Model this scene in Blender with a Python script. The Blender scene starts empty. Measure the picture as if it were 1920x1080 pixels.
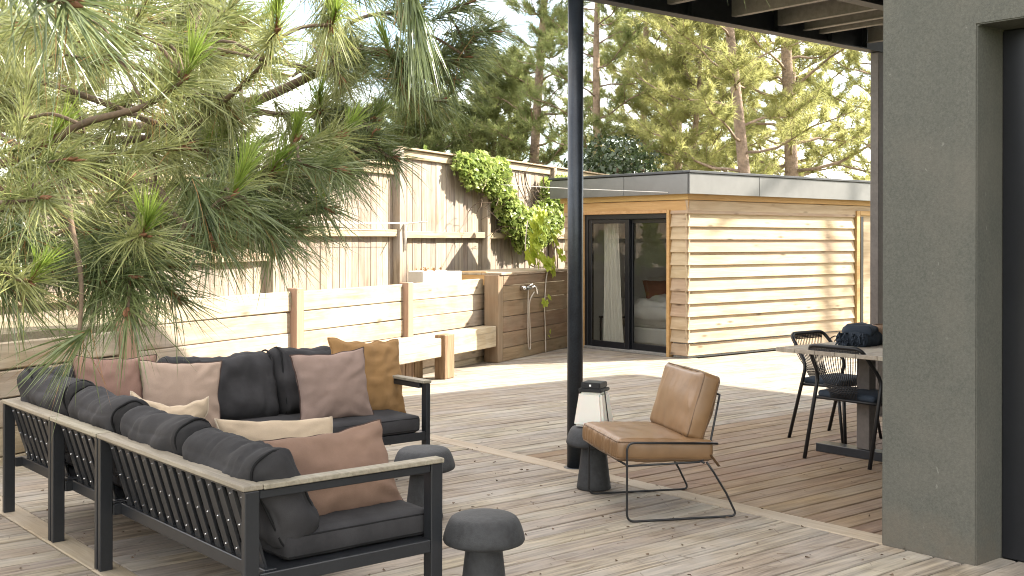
import bpy, bmesh, math, random
import numpy as np
from mathutils import Vector, Matrix, noise

random.seed(7)
rng = np.random.default_rng(7)
R = math.radians
scene = bpy.context.scene
C = scene.collection

# ------------------------------------------------------------------ camera, sky, sun, exposure
cam_d = bpy.data.cameras.new('camera')
cam_d.sensor_width = 36.0
cam_d.lens = 40.5
cam_d.shift_y = -0.0474
cam_d.clip_start = 0.05
cam_d.clip_end = 2000
cam = bpy.data.objects.new('camera', cam_d)
cam.location = (0, 0, 1.5)
cam.rotation_euler = (R(90), R(-0.12), R(-39.72))
C.objects.link(cam)
scene.camera = cam

SUN = Vector((1.32, -0.53, 1.0)).normalized()          # direction towards the sun
sun_el = math.asin(SUN.z)
sun_az = math.atan2(SUN.x, SUN.y)                      # clockwise from +Y
world = bpy.data.worlds.new('World')
scene.world = world
world.use_nodes = True
wn = world.node_tree
wn.nodes.clear()
sky = wn.nodes.new('ShaderNodeTexSky')
sky.sky_type = 'NISHITA'
sky.sun_disc = False
sky.sun_elevation = sun_el
sky.sun_rotation = sun_az
sky.air_density = 1.0
sky.dust_density = .4
sky.ozone_density = 1.0
bg = wn.nodes.new('ShaderNodeBackground')
bg.inputs['Strength'].default_value = 0.11
wo = wn.nodes.new('ShaderNodeOutputWorld')
# thin bright cloud drifting over the blue
wtc = wn.nodes.new('ShaderNodeTexCoord')
wmp = wn.nodes.new('ShaderNodeMapping'); wmp.inputs['Scale'].default_value = (1.0, 1.0, 2.4)
wns = wn.nodes.new('ShaderNodeTexNoise'); wns.inputs['Scale'].default_value = 2.6; wns.inputs['Detail'].default_value = 7; wns.inputs['Roughness'].default_value = .58
wrp = wn.nodes.new('ShaderNodeValToRGB')
wrp.color_ramp.elements[0].position = .38; wrp.color_ramp.elements[0].color = (.04, .04, .04, 1)
wrp.color_ramp.elements[1].position = .60; wrp.color_ramp.elements[1].color = (.92, .92, .92, 1)
wmx = wn.nodes.new('ShaderNodeMix'); wmx.data_type = 'RGBA'
wmx.inputs[7].default_value = (10.6, 9.8, 8.7, 1)
wn.links.new(wtc.outputs['Generated'], wmp.inputs['Vector']); wn.links.new(wmp.outputs[0], wns.inputs['Vector'])
wn.links.new(wns.outputs['Fac'], wrp.inputs['Fac']); wn.links.new(wrp.outputs['Color'], wmx.inputs[0])
wn.links.new(sky.outputs[0], wmx.inputs[6]); wn.links.new(wmx.outputs[2], bg.inputs['Color'])
wn.links.new(bg.outputs[0], wo.inputs['Surface'])

sl = bpy.data.lights.new('sun', 'SUN')
sl.energy = 4.4
sl.angle = R(0.53)
sl.color = (1.0, 0.92, 0.80)
so = bpy.data.objects.new('sun', sl)
so.rotation_euler = SUN.to_track_quat('Z', 'Y').to_euler()
so.location = (10, -10, 20)
C.objects.link(so)

scene.view_settings.view_transform = 'Standard'
scene.view_settings.look = 'None'
scene.view_settings.gamma = 1.0
scene.view_settings.exposure = 2.22
scene.view_settings.use_curve_mapping = False
scene.render.engine = 'CYCLES'
scene.cycles.use_denoising = True
scene.cycles.pixel_filter_type = 'BLACKMAN_HARRIS'
scene.cycles.filter_width = 1.05
scene.cycles.max_bounces = 8
scene.cycles.transparent_max_bounces = 12
scene.cycles.sample_clamp_indirect = 6.0

# ------------------------------------------------------------------ object helpers
WM = {}

def add(name, data, parent=None, M=None, label=None, cat=None, group=None, kind=None, mat=None):
    """Link one object. M is its world matrix."""
    o = bpy.data.objects.new(name, data)
    C.objects.link(o)
    M = M or Matrix.Identity(4)
    if parent is not None:
        o.parent = parent
        o.matrix_basis = WM[parent.name].inverted() @ M
    else:
        o.matrix_basis = M
    WM[o.name] = M.copy()
    if label: o['label'] = label
    if cat: o['category'] = cat
    if group: o['group'] = group
    if kind: o['kind'] = kind
    if mat is not None and data is not None:
        if len(data.materials) == 0:
            data.materials.append(mat)
        elif data.materials[0] != mat:
            o.material_slots[0].link = 'OBJECT'
            o.material_slots[0].material = mat
    return o

def T(x, y, z, rz=0.0):
    return Matrix.Translation((x, y, z)) @ Matrix.Rotation(rz, 4, 'Z')

def thing(name, label, cat, M=None, group=None):
    return add(name, None, None, M, label, cat, group)

def pmesh(name, verts, faces, smooth=False):
    me = bpy.data.meshes.new(name)
    me.from_pydata([tuple(v) for v in verts], [], faces)
    if smooth:
        me.polygons.foreach_set('use_smooth', [True] * len(me.polygons))
    me.update()
    return me

BOX = {}
def box_mesh(lx, ly, lz, bevel=0.003):
    key = (round(lx, 3), round(ly, 3), round(lz, 3), bevel)
    if key in BOX: return BOX[key]
    bm = bmesh.new()
    bmesh.ops.create_cube(bm, size=1)
    bmesh.ops.scale(bm, vec=(lx, ly, lz), verts=bm.verts)
    if bevel:
        b = min(bevel, 0.4 * min(lx, ly, lz))
        bmesh.ops.bevel(bm, geom=list(bm.edges), offset=b, segments=1, affect='EDGES')
    me = bpy.data.meshes.new('box')
    bm.to_mesh(me); bm.free()
    BOX[key] = me
    return me

def box(name, lo, hi, mat, parent=None, bevel=0.003, M=None, **kw):
    lo, hi = Vector(lo), Vector(hi)
    s = hi - lo
    c = (lo + hi) / 2
    base = M or Matrix.Identity(4)
    me = box_mesh(s.x, s.y, s.z, bevel).copy()
    return add(name, me, parent, base @ Matrix.Translation(c), mat=mat, **kw)

def board(name, p0, p1, width, thick, mat, parent=None, normal=(0, 0, 1), bevel=0.003, roll=0.0, **kw):
    """A board whose local X runs p0 -> p1, local Z along normal, p0/p1 on its centre line."""
    p0, p1 = Vector(p0), Vector(p1)
    x = (p1 - p0)
    L = x.length
    x.normalize()
    z = Vector(normal)
    z = (z - x * z.dot(x)).normalized()
    y = z.cross(x)
    M = Matrix(((x.x, y.x, z.x, 0), (x.y, y.y, z.y, 0), (x.z, y.z, z.z, 0), (0, 0, 0, 1)))
    M = Matrix.Translation((p0 + p1) / 2) @ M @ Matrix.Rotation(roll, 4, 'X')
    me = box_mesh(L, width, thick, bevel)
    if len(me.materials) and me.materials[0] != mat:
        me = me.copy(); me.materials.clear()
    return add(name, me, parent, M, mat=mat, **kw)

def tube_data(pts, rad, n=8, closed=False):
    pts = [Vector(p) for p in pts]
    if not hasattr(rad, '__len__'): rad = [rad] * len(pts)
    V, Fc = [], []
    ref = None
    m = len(pts)
    for i, p in enumerate(pts):
        if closed:
            d = (pts[(i + 1) % m] - pts[i - 1])
        else:
            d = (pts[min(i + 1, m - 1)] - pts[max(i - 1, 0)])
        d.normalize()
        if ref is None:
            ref = Vector((0, 0, 1)) if abs(d.z) < .9 else Vector((1, 0, 0))
        u = (ref - d * ref.dot(d)).normalized()
        ref = u
        w = d.cross(u)
        for k in range(n):
            a = 2 * math.pi * k / n
            V.append(p + (u * math.cos(a) + w * math.sin(a)) * rad[i])
    for i in range(m if closed else m - 1):
        for k in range(n):
            a, b = i * n + k, i * n + (k + 1) % n
            c, d2 = ((i + 1) % m) * n + (k + 1) % n, ((i + 1) % m) * n + k
            Fc.append((a, b, c, d2))
    if not closed:
        Fc.append(tuple(range(n - 1, -1, -1)))
        Fc.append(tuple(range((m - 1) * n, m * n)))
    return V, Fc

def smooth_path(pts, sub=5):
    P = [Vector(p) for p in pts]
    if len(P) < 3: return P
    out = []
    for i in range(len(P) - 1):
        p0, p1, p2, p3 = P[max(i - 1, 0)], P[i], P[i + 1], P[min(i + 2, len(P) - 1)]
        for k in range(sub):
            t = k / sub
            out.append(0.5 * ((2 * p1) + (p2 - p0) * t + (2 * p0 - 5 * p1 + 4 * p2 - p3) * t * t + (3 * p1 - p0 - 3 * p2 + p3) * t ** 3))
    out.append(P[-1])
    return out

def fillet(pts, r, n=5):
    """round the inner corners of a polyline"""
    P = [Vector(p) for p in pts]
    out = [P[0]]
    for i in range(1, len(P) - 1):
        a, b, c = P[i - 1], P[i], P[i + 1]
        d1, d2 = (a - b), (c - b)
        rr = min(r, d1.length * .45, d2.length * .45)
        s, e = b + d1.normalized() * rr, b + d2.normalized() * rr
        for k in range(n + 1):
            t = k / n
            out.append(s * (1 - t) ** 2 + b * 2 * t * (1 - t) + e * t * t)
    out.append(P[-1])
    return out

def tube(name, pts, rad, mat, parent=None, n=8, M=None, closed=False, **kw):
    V, Fc = tube_data(pts, rad, n, closed)
    me = pmesh(name, V, Fc, True)
    return add(name, me, parent, M, mat=mat, **kw)

def tubes(name, plist, mat, parent=None, n=6, M=None, **kw):
    V, Fc = [], []
    for pts, rad in plist:
        v, f = tube_data(pts, rad, n)
        o = len(V)
        V += v
        Fc += [tuple(i + o for i in q) for q in f]
    return add(name, pmesh(name, V, Fc, True), parent, M, mat=mat, **kw)

def lathe(name, prof, mat, parent=None, n=40, M=None, **kw):
    V, Fc = [], []
    for r, z in prof:
        for k in range(n):
            a = 2 * math.pi * k / n
            V.append((r * math.cos(a), r * math.sin(a), z))
    for i in range(len(prof) - 1):
        for k in range(n):
            Fc.append((i * n + k, i * n + (k + 1) % n, (i + 1) * n + (k + 1) % n, (i + 1) * n + k))
    Fc.append(tuple(range(n - 1, -1, -1)))
    Fc.append(tuple(range((len(prof) - 1) * n, len(prof) * n)))
    return add(name, pmesh(name, V, Fc, True), parent, M, mat=mat, **kw)

def np_mesh(name, V, tris, smooth=True):
    V = np.asarray(V, np.float32); tris = np.asarray(tris, np.int32)
    me = bpy.data.meshes.new(name)
    me.vertices.add(len(V)); me.vertices.foreach_set('co', V.ravel())
    me.loops.add(tris.size); me.loops.foreach_set('vertex_index', tris.ravel())
    me.polygons.add(len(tris))
    me.polygons.foreach_set('loop_start', np.arange(0, tris.size, 3, dtype=np.int32))
    me.polygons.foreach_set('loop_total', np.full(len(tris), 3, np.int32))
    me.update(calc_edges=True)
    me.validate()
    return me

def unit(a):
    return a / np.maximum(np.linalg.norm(a, axis=-1, keepdims=True), 1e-9)

def strips(B, D, L, W, droop, segs=3, curl=None):
    """thin tapering blades as triangles. B,D (N,3); L,W,droop (N,)"""
    N = len(B)
    D = unit(D)
    S = unit(np.cross(D, rng.normal(size=(N, 3))))
    V = []
    for k in range(segs + 1):
        t = k / segs
        p = B + D * (L * t)[:, None]
        p[:, 2] -= droop * L * t * t
        if curl is not None: p = p + curl * (L * t * t)[:, None]
        if k < segs:
            w = (W * (1 - .55 * t) * .5)[:, None]
            V += [p - S * w, p + S * w]
        else:
            V += [p]
    nv = 2 * segs + 1
    A = np.stack(V, 1).reshape(-1, 3)
    f = []
    for k in range(segs - 1):
        a = 2 * k
        f += [(a, a + 1, a + 3), (a, a + 3, a + 2)]
    a = 2 * (segs - 1)
    f += [(a, a + 1, a + 2)]
    f = np.array(f)
    tr = (f[None] + (np.arange(N) * nv)[:, None, None]).reshape(-1, 3)
    return A, tr

def leaves(P, size, up=(0, 0, 1), flat=.6):
    """small pointed leaves (2 triangles folded on the midrib), centred at P"""
    N = len(P)
    n = unit(rng.normal(size=(N, 3)) + np.array(up) * flat)
    d = unit(np.cross(n, rng.normal(size=(N, 3))))
    s = np.cross(n, d)
    size = np.asarray(size)[:, None]
    a = P - d * size * .5
    b = P + s * size * .36 + n * size * .10
    c = P + d * size * .55
    e = P - s * size * .36 + n * size * .10
    V = np.stack([a, b, c, e], 1).reshape(-1, 3)
    tr = (np.array([(0, 1, 2), (0, 2, 3)])[None] + (np.arange(N) * 4)[:, None, None]).reshape(-1, 3)
    return V, tr

def soft_box(hx, hy, hz, r, bulge=0.0, wr=0.0, seed=0, cuts=(16, 16, 5), sag=0.0):
    """rounded cushion block: half sizes, edge radius, bulge of the z faces, fine wrinkles"""
    bm = bmesh.new()
    nx, ny, nz = cuts
    def lin(n):
        a = np.linspace(-1, 1, n + 1)
        return np.sin(a * math.pi / 2) * .5 + a * .5
    xs, ys, zs = lin(nx), lin(ny), lin(nz)
    vd = {}
    def vert(i, j, k):
        key = (i, j, k)
        if key not in vd:
            vd[key] = bm.verts.new((xs[i], ys[j], zs[k]))
        return vd[key]
    for k in (0, nz):
        for i in range(nx):
            for j in range(ny):
                q = [vert(i, j, k), vert(i + 1, j, k), vert(i + 1, j + 1, k), vert(i, j + 1, k)]
                bm.faces.new(q if k else q[::-1])
    for j in (0, ny):
        for i in range(nx):
            for k in range(nz):
                q = [vert(i, j, k), vert(i + 1, j, k), vert(i + 1, j, k + 1), vert(i, j, k + 1)]
                bm.faces.new(q[::-1] if j else q)
    for i in (0, nx):
        for j in range(ny):
            for k in range(nz):
                q = [vert(i, j, k), vert(i, j + 1, k), vert(i, j + 1, k + 1), vert(i, j, k + 1)]
                bm.faces.new(q if i else q[::-1])
    off = Vector((seed * 3.7, seed * 1.3, seed * 7.1))
    for v in bm.verts:
        c = Vector(v.co)
        p = Vector((c.x * hx, c.y * hy, c.z * hz))
        inner = Vector((max(-hx + r, min(hx - r, p.x)), max(-hy + r, min(hy - r, p.y)), max(-hz + r, min(hz - r, p.z))))
        d = p - inner
        if d.length > 1e-6:
            d.normalize(); p = inner + d * r
        f = (1 - c.x ** 2) * (1 - c.y ** 2)
        p.z += c.z * bulge * f ** .7
        p.y += c.y * bulge * .25 * (1 - c.x ** 2) * (1 - c.z ** 2)
        p.x += c.x * bulge * .25 * (1 - c.y ** 2) * (1 - c.z ** 2)
        if sag: p.y -= sag * (1 - c.x ** 2) * max(0, c.y)
        if wr:
            q = Vector((p.x * 7, p.y * 9, p.z * 7)) + off
            n1 = noise.noise(q)
            n2 = 1 - abs(noise.noise(Vector((p.x * 16, p.y * 5, p.z * 6)) + off)) * 2.2
            p += Vector((c.x * .3, c.y * .3, c.z)).normalized() * wr * (n1 * .8 + max(0, n2) * .5)
        v.co = p
    bmesh.ops.recalc_face_normals(bm, faces=bm.faces)
    me = bpy.data.meshes.new('cushion')
    bm.to_mesh(me); bm.free()
    me.polygons.foreach_set('use_smooth', [True] * len(me.polygons))
    return me

def pillow_mesh(w, h, t, seed=0, n=30, wr=.010, ears=.10, crush=0.0):
    """scatter cushion in the local XZ plane, thickness along Y, pointed corners, pulled-in sides"""
    V, Fc = [], []
    off = Vector((seed * 5.1, seed * 2.3, seed))
    def pt(u, v, s):
        cu = 1 - ears * (1 - v * v) * abs(u) ** 1.5
        cv = 1 - ears * (1 - u * u) * abs(v) ** 1.5
        x, z = w / 2 * u * cu, h / 2 * v * cv
        f = max(0.0, (1 - u * u) * (1 - v * v))
        y = s * t / 2 * f ** .42
        e = 1 - f
        # creases that run in from the corners and the seams
        a = math.atan2(v, u)
        rad = math.hypot(u, v)
        cr = noise.noise(Vector((a * 5.0, rad * 1.6, seed * 9.1)))
        y += s * wr * cr * (0.4 + 1.2 * e) * min(1, f * 8)
        y += s * wr * .7 * noise.noise(Vector((x * 14, z * 22, s)) + off) * min(1, f * 8)
        z += wr * .9 * noise.noise(Vector((u * 3, v * 1.2, 4)) + off) * abs(v)
        x += wr * .9 * noise.noise(Vector((u * 1.2, v * 3, 9)) + off) * abs(u)
        if crush:
            z -= crush * h * (1 - abs(u) ** 1.2) * max(0, v) * .8
            y += crush * .35 * h * max(0, v) ** 2 * math.sin(u * 2.2 + seed)
        return (x, y, z)
    g = [[-1 + 2 * i / n for i in range(n + 1)] for _ in (0,)][0]
    g = [math.sin(a * math.pi / 2) * .6 + a * .4 for a in g]
    idx = {}
    for s in (1, -1):
        for i in range(n + 1):
            for j in range(n + 1):
                edge = i in (0, n) or j in (0, n)
                key = (i, j, 0 if edge else s)
                if key not in idx:
                    idx[key] = len(V); V.append(pt(g[i], g[j], s if not edge else 0))
        for i in range(n):
            for j in range(n):
                q = []
                for a, b in ((i, j), (i + 1, j), (i + 1, j + 1), (i, j + 1)):
                    q.append(idx[(a, b, 0 if (a in (0, n) or b in (0, n)) else s)])
                Fc.append(tuple(q[::-1]) if s > 0 else tuple(q))
    me = pmesh('scatter_cushion', V, Fc, True)
    rim = [V[idx[(i, 0, 0)]] for i in range(n)] + [V[idx[(n, j, 0)]] for j in range(n)] + \
          [V[idx[(i, n, 0)]] for i in range(n, 0, -1)] + [V[idx[(0, j, 0)]] for j in range(n, 0, -1)]
    return me, rim

# ------------------------------------------------------------------ materials
class NT:
    def __init__(s, name):
        s.m = bpy.data.materials.new(name); s.m.use_nodes = True
        s.t = s.m.node_tree; s.t.nodes.clear()
        s.out = s.n('ShaderNodeOutputMaterial')
    def n(s, ty, **kw):
        x = s.t.nodes.new(ty)
        for k, v in kw.items(): setattr(x, k, v)
        return x
    def l(s, a, b): s.t.links.new(a, b)
    def noise(s, vec, scale, detail=4, rough=.55, dist=0.0):
        x = s.n('ShaderNodeTexNoise'); x.inputs['Scale'].default_value = scale
        x.inputs['Detail'].default_value = detail; x.inputs['Roughness'].default_value = rough
        x.inputs['Distortion'].default_value = dist
        if vec is not None: s.l(vec, x.inputs['Vector'])
        return x.outputs['Fac']
    def map(s, vec, scale):
        x = s.n('ShaderNodeMapping'); x.inputs['Scale'].default_value = scale
        s.l(vec, x.inputs['Vector']); return x.outputs[0]
    def ramp(s, fac, *stops):
        x = s.n('ShaderNodeValToRGB'); e = x.color_ramp.elements
        while len(e) < len(stops): e.new(.5)
        for i, (p, c) in enumerate(stops):
            e[i].position = p; e[i].color = (c[0], c[1], c[2], 1) if hasattr(c, '__len__') else (c, c, c, 1)
        s.l(fac, x.inputs['Fac']); return x.outputs['Color']
    def mix(s, fac, a, b, mode='MIX'):
        x = s.n('ShaderNodeMix'); x.data_type = 'RGBA'; x.blend_type = mode
        for v, i in ((fac, 0), (a, 6), (b, 7)):
            if hasattr(v, 'is_output'): s.l(v, x.inputs[i])
            elif i == 0: x.inputs[0].default_value = v
            else: x.inputs[i].default_value = (v[0], v[1], v[2], 1)
        return x.outputs[2]
    def maprange(s, v, a, b):
        x = s.n('ShaderNodeMapRange'); x.inputs['To Min'].default_value = a; x.inputs['To Max'].default_value = b
        s.l(v, x.inputs['Value']); return x.outputs[0]
    def hsv(s, col, val=None, hue=None, sat=1.0):
        x = s.n('ShaderNodeHueSaturation'); s.l(col, x.inputs['Color']); x.inputs['Saturation'].default_value = sat
        if val is not None: s.l(val, x.inputs['Value'])
        if hue is not None: s.l(hue, x.inputs['Hue'])
        return x.outputs[0]
    def bump(s, h, strength, dist=.002):
        x = s.n('ShaderNodeBump'); x.inputs['Strength'].default_value = strength
        x.inputs['Distance'].default_value = dist; s.l(h, x.inputs['Height']); return x.outputs[0]
    def bsdf(s, col, rough=.6, metal=0.0, normal=None, spec=.5, **kw):
        b = s.n('ShaderNodeBsdfPrincipled')
        if hasattr(col, 'is_output'): s.l(col, b.inputs['Base Color'])
        else: b.inputs['Base Color'].default_value = (col[0], col[1], col[2], 1)
        if hasattr(rough, 'is_output'): s.l(rough, b.inputs['Roughness'])
        else: b.inputs['Roughness'].default_value = rough
        b.inputs['Metallic'].default_value = metal
        b.inputs['Specular IOR Level'].default_value = spec
        if normal is not None: s.l(normal, b.inputs['Normal'])
        for k, v in kw.items(): b.inputs[k].default_value = v
        return b
    def done(s, sh):
        s.l(sh.outputs[0] if hasattr(sh, 'outputs') else sh, s.out.inputs['Surface']); return s.m

def wood(name, dark, light, var=.16, knots=.5, grain=1.0, rough=.72, grey=None, grey_amt=.5, crack=.5, fine=.5, hue=.012):
    m = NT(name)
    tc = m.n('ShaderNodeTexCoord'); oi = m.n('ShaderNodeObjectInfo')
    add_ = m.n('ShaderNodeVectorMath', operation='MULTIPLY_ADD')
    comb = m.n('ShaderNodeCombineXYZ')
    for i in range(3): m.l(oi.outputs['Random'], comb.inputs[i])
    m.l(comb.outputs[0], add_.inputs[0]); add_.inputs[1].default_value = (37, 23, 11)
    m.l(tc.outputs['Object'], add_.inputs[2])
    v = add_.outputs[0]
    g1 = m.noise(m.map(v, (1.1 * grain, 13 * grain, 13 * grain)), 1.6, 5, .6, .8)
    g2 = m.noise(m.map(v, (2.2, 90, 90)), 1.5, 3, .6, .3)
    blot = m.noise(v, 2.3, 3, .6)
    col = m.ramp(g1, (.30, dark), (.70, light))
    col = m.mix(m.maprange(g2, 0, fine), col, dark, 'MULTIPLY') if fine else col
    if grey is not None:
        gm = m.ramp(blot, (.38, 0), (.66, 1))
        s = m.n('ShaderNodeMath', operation='MULTIPLY'); m.l(gm, s.inputs[0]); s.inputs[1].default_value = grey_amt
        col = m.mix(s.outputs[0], col, grey)
    if knots:
        vo = m.n('ShaderNodeTexVoronoi'); vo.inputs['Scale'].default_value = 1.0
        m.l(m.map(v, (2.1, 7.5, 7.5)), vo.inputs['Vector'])
        k = m.ramp(vo.outputs['Distance'], (.05, 1), (.17, 0))
        km = m.n('ShaderNodeMath', operation='MULTIPLY'); m.l(k, km.inputs[0]); km.inputs[1].default_value = knots
        col = m.mix(km.outputs[0], col, tuple(c * .42 for c in dark))
    if crack:
        ck = m.noise(m.map(v, (.9, 42, 42)), 1.0, 2, .5, .4)
        cr = m.ramp(ck, (.64, 0), (.70, 1))
        cm = m.n('ShaderNodeMath', operation='MULTIPLY'); m.l(cr, cm.inputs[0]); cm.inputs[1].default_value = crack
        col = m.mix(cm.outputs[0], col, tuple(c * .35 for c in dark))
    col = m.hsv(col, m.maprange(oi.outputs['Random'], 1 - var, 1 + var), m.maprange(oi.outputs['Random'], .5 - hue, .5 + hue))
    h = m.n('ShaderNodeMath', operation='ADD'); m.l(g1, h.inputs[0]); m.l(g2, h.inputs[1])
    return m.done(m.bsdf(col, rough, 0, m.bump(h.outputs[0], .55, .003), .3))

def plain(name, col, rough=.5, metal=0.0, nscale=40, namt=.12, bump=.0, bscale=None, spec=.5, bdist=.002, **kw):
    m = NT(name)
    tc = m.n('ShaderNodeTexCoord')
    f = m.noise(tc.outputs['Object'], nscale, 4, .6)
    big = m.noise(tc.outputs['Object'], nscale * .08, 3, .6)
    s = m.n('ShaderNodeMath', operation='ADD'); m.l(f, s.inputs[0]); m.l(big, s.inputs[1])
    half = m.n('ShaderNodeMath', operation='MULTIPLY'); m.l(s.outputs[0], half.inputs[0]); half.inputs[1].default_value = .5
    a = tuple(c * (1 - namt) for c in col); b = tuple(min(1, c * (1 + namt)) for c in col)
    cc = m.ramp(half.outputs[0], (.35, a), (.65, b))
    nor = None
    if bump:
        nor = m.bump(m.noise(tc.outputs['Object'], bscale or nscale * 3, 5, .65), bump, bdist)
    return m.done(m.bsdf(cc, rough, metal, nor, spec, **kw))

def fabric(name, col, namt=.18, weave=900, sheen=.0, rough=.9, slub=.5):
    m = NT(name)
    tc = m.n('ShaderNodeTexCoord')
    big = m.noise(tc.outputs['Object'], 5, 4, .6)
    fine = m.noise(tc.outputs['Object'], weave * .35, 2, .6)
    sl_ = m.noise(m.map(tc.outputs['Object'], (30, 30, 260)), 1.0, 3, .6)
    a = tuple(c * (1 - namt) for c in col); b = tuple(min(1, c * (1 + namt)) for c in col)
    cc = m.ramp(big, (.3, a), (.7, b))
    cc = m.mix(m.maprange(fine, 0, .45), cc, tuple(c * .45 for c in col))
    s = m.n('ShaderNodeMath', operation='MULTIPLY_ADD'); m.l(sl_, s.inputs[0]); s.inputs[1].default_value = slub; m.l(fine, s.inputs[2])
    b = m.bsdf(cc, rough, 0, m.bump(s.outputs[0], .35, .0012), .15)
    b.inputs['Sheen Weight'].default_value = sheen
    return m.done(b)

def foliage(name, c1, c2, trans=.35, rough=.5, var_scale=3.0, spec=.3):
    m = NT(name)
    tc = m.n('ShaderNodeTexCoord')
    f = m.noise(tc.outputs['Object'], var_scale, 3, .6)
    f2 = m.noise(tc.outputs['Object'], var_scale * 9, 2, .6)
    s = m.n('ShaderNodeMath', operation='ADD'); m.l(f, s.inputs[0]); m.l(f2, s.inputs[1])
    h = m.n('ShaderNodeMath', operation='MULTIPLY'); m.l(s.outputs[0], h.inputs[0]); h.inputs[1].default_value = .5
    cc = m.ramp(h.outputs[0], (.36, c1), (.64, c2))
    b = m.bsdf(cc, rough, 0, None, spec)
    t = m.n('ShaderNodeBsdfTranslucent'); m.l(cc, t.inputs['Color'])
    mx = m.n('ShaderNodeMixShader'); mx.inputs[0].default_value = trans
    m.l(b.outputs[0], mx.inputs[1]); m.l(t.outputs[0], mx.inputs[2])
    return m.done(mx)

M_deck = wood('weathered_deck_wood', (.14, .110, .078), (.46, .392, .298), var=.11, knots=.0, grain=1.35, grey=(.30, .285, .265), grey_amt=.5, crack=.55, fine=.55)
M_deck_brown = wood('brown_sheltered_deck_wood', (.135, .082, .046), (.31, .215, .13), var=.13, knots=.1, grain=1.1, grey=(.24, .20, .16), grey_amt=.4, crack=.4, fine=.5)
M_strip = wood('border_board_wood', (.29, .235, .165), (.42, .35, .26), var=.06, knots=.1, grain=1.0, grey=(.33, .30, .26), grey_amt=.4, crack=.15, fine=.35)
M_wall = wood('pale_retaining_wood', (.25, .185, .115), (.47, .385, .27), var=.11, knots=.9, grain=.8, grey=(.38, .35, .30), grey_amt=.5, crack=.35, fine=.35)
M_wallpost = wood('retaining_post_wood', (.30, .20, .125), (.42, .295, .20), var=.08, knots=.2, grain=.8, crack=.3, fine=.3)
M_fence = wood('greyed_fence_wood', (.185, .14, .098), (.42, .342, .255), var=.15, knots=.35, grain=.9, grey=(.30, .27, .24), grey_amt=.55, crack=.3, fine=.4)
M_rail = wood('fence_rail_wood', (.27, .20, .125), (.45, .36, .25), var=.09, knots=.6, grain=.8, crack=.3, fine=.3)
M_shower = wood('brown_shower_wood', (.19, .125, .07), (.32, .225, .14), var=.10, knots=.5, grain=.8, grey=(.22, .19, .13), grey_amt=.5, crack=.3, fine=.35)
M_cabin = wood('honey_cabin_wood', (.34, .24, .14), (.54, .425, .29), var=.11, knots=.95, grain=.75, grey=(.42, .35, .25), grey_amt=.35, crack=.2, fine=.3)
M_trim = wood('orange_trim_wood', (.42, .25, .10), (.55, .36, .17), var=.06, knots=.3, grain=.9, crack=.1, fine=.25)
M_sleeper = wood('old_sleeper_wood', (.16, .095, .05), (.36, .235, .14), var=.08, knots=.4, grain=1.0, crack=.8, fine=.6)
M_table = wood('grey_table_wood', (.30, .255, .20), (.42, .37, .30), var=.07, knots=.1, grain=1.0, crack=.2, fine=.35)
M_cap = wood('sofa_cap_wood', (.22, .19, .145), (.35, .315, .25), var=.06, knots=.0, grain=1.6, crack=.25, fine=.4)
M_under = plain('dark_void', (.02, .017, .014), .9)
M_soil = plain('sandy_soil', (.20, .17, .11), .95, nscale=8, namt=.3, bump=.6, bdist=.02)
M_ground = plain('dry_grass_ground', (.13, .13, .055), .95, nscale=3, namt=.35, bump=.6, bdist=.03)
M_metal = plain('anthracite_aluminium', (.024, .026, .030), .36, .25, nscale=60, namt=.12, bump=.05)
M_post = plain('dark_painted_steel', (.022, .027, .034), .38, .35, nscale=90, namt=.35, bump=.10, bscale=120)
M_steel = plain('blue_black_beam_steel', (.03, .035, .045), .5, .3, nscale=20, namt=.25, bump=.05)
M_galv = plain('galvanised_steel', (.27, .262, .245), .55, .3, nscale=25, namt=.22, bump=.05)
M_rust = plain('brown_grey_steel', (.12, .105, .095), .55, .4, nscale=30, namt=.2)
M_fascia = plain('grey_fascia_metal', (.165, .165, .16), .45, .5, nscale=6, namt=.1)
M_fascia_cap = plain('dark_fascia_capping', (.06, .062, .066), .35, .5, nscale=12, namt=.12)
M_frame = plain('black_door_frame', (.012, .013, .016), .35, .2)
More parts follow.
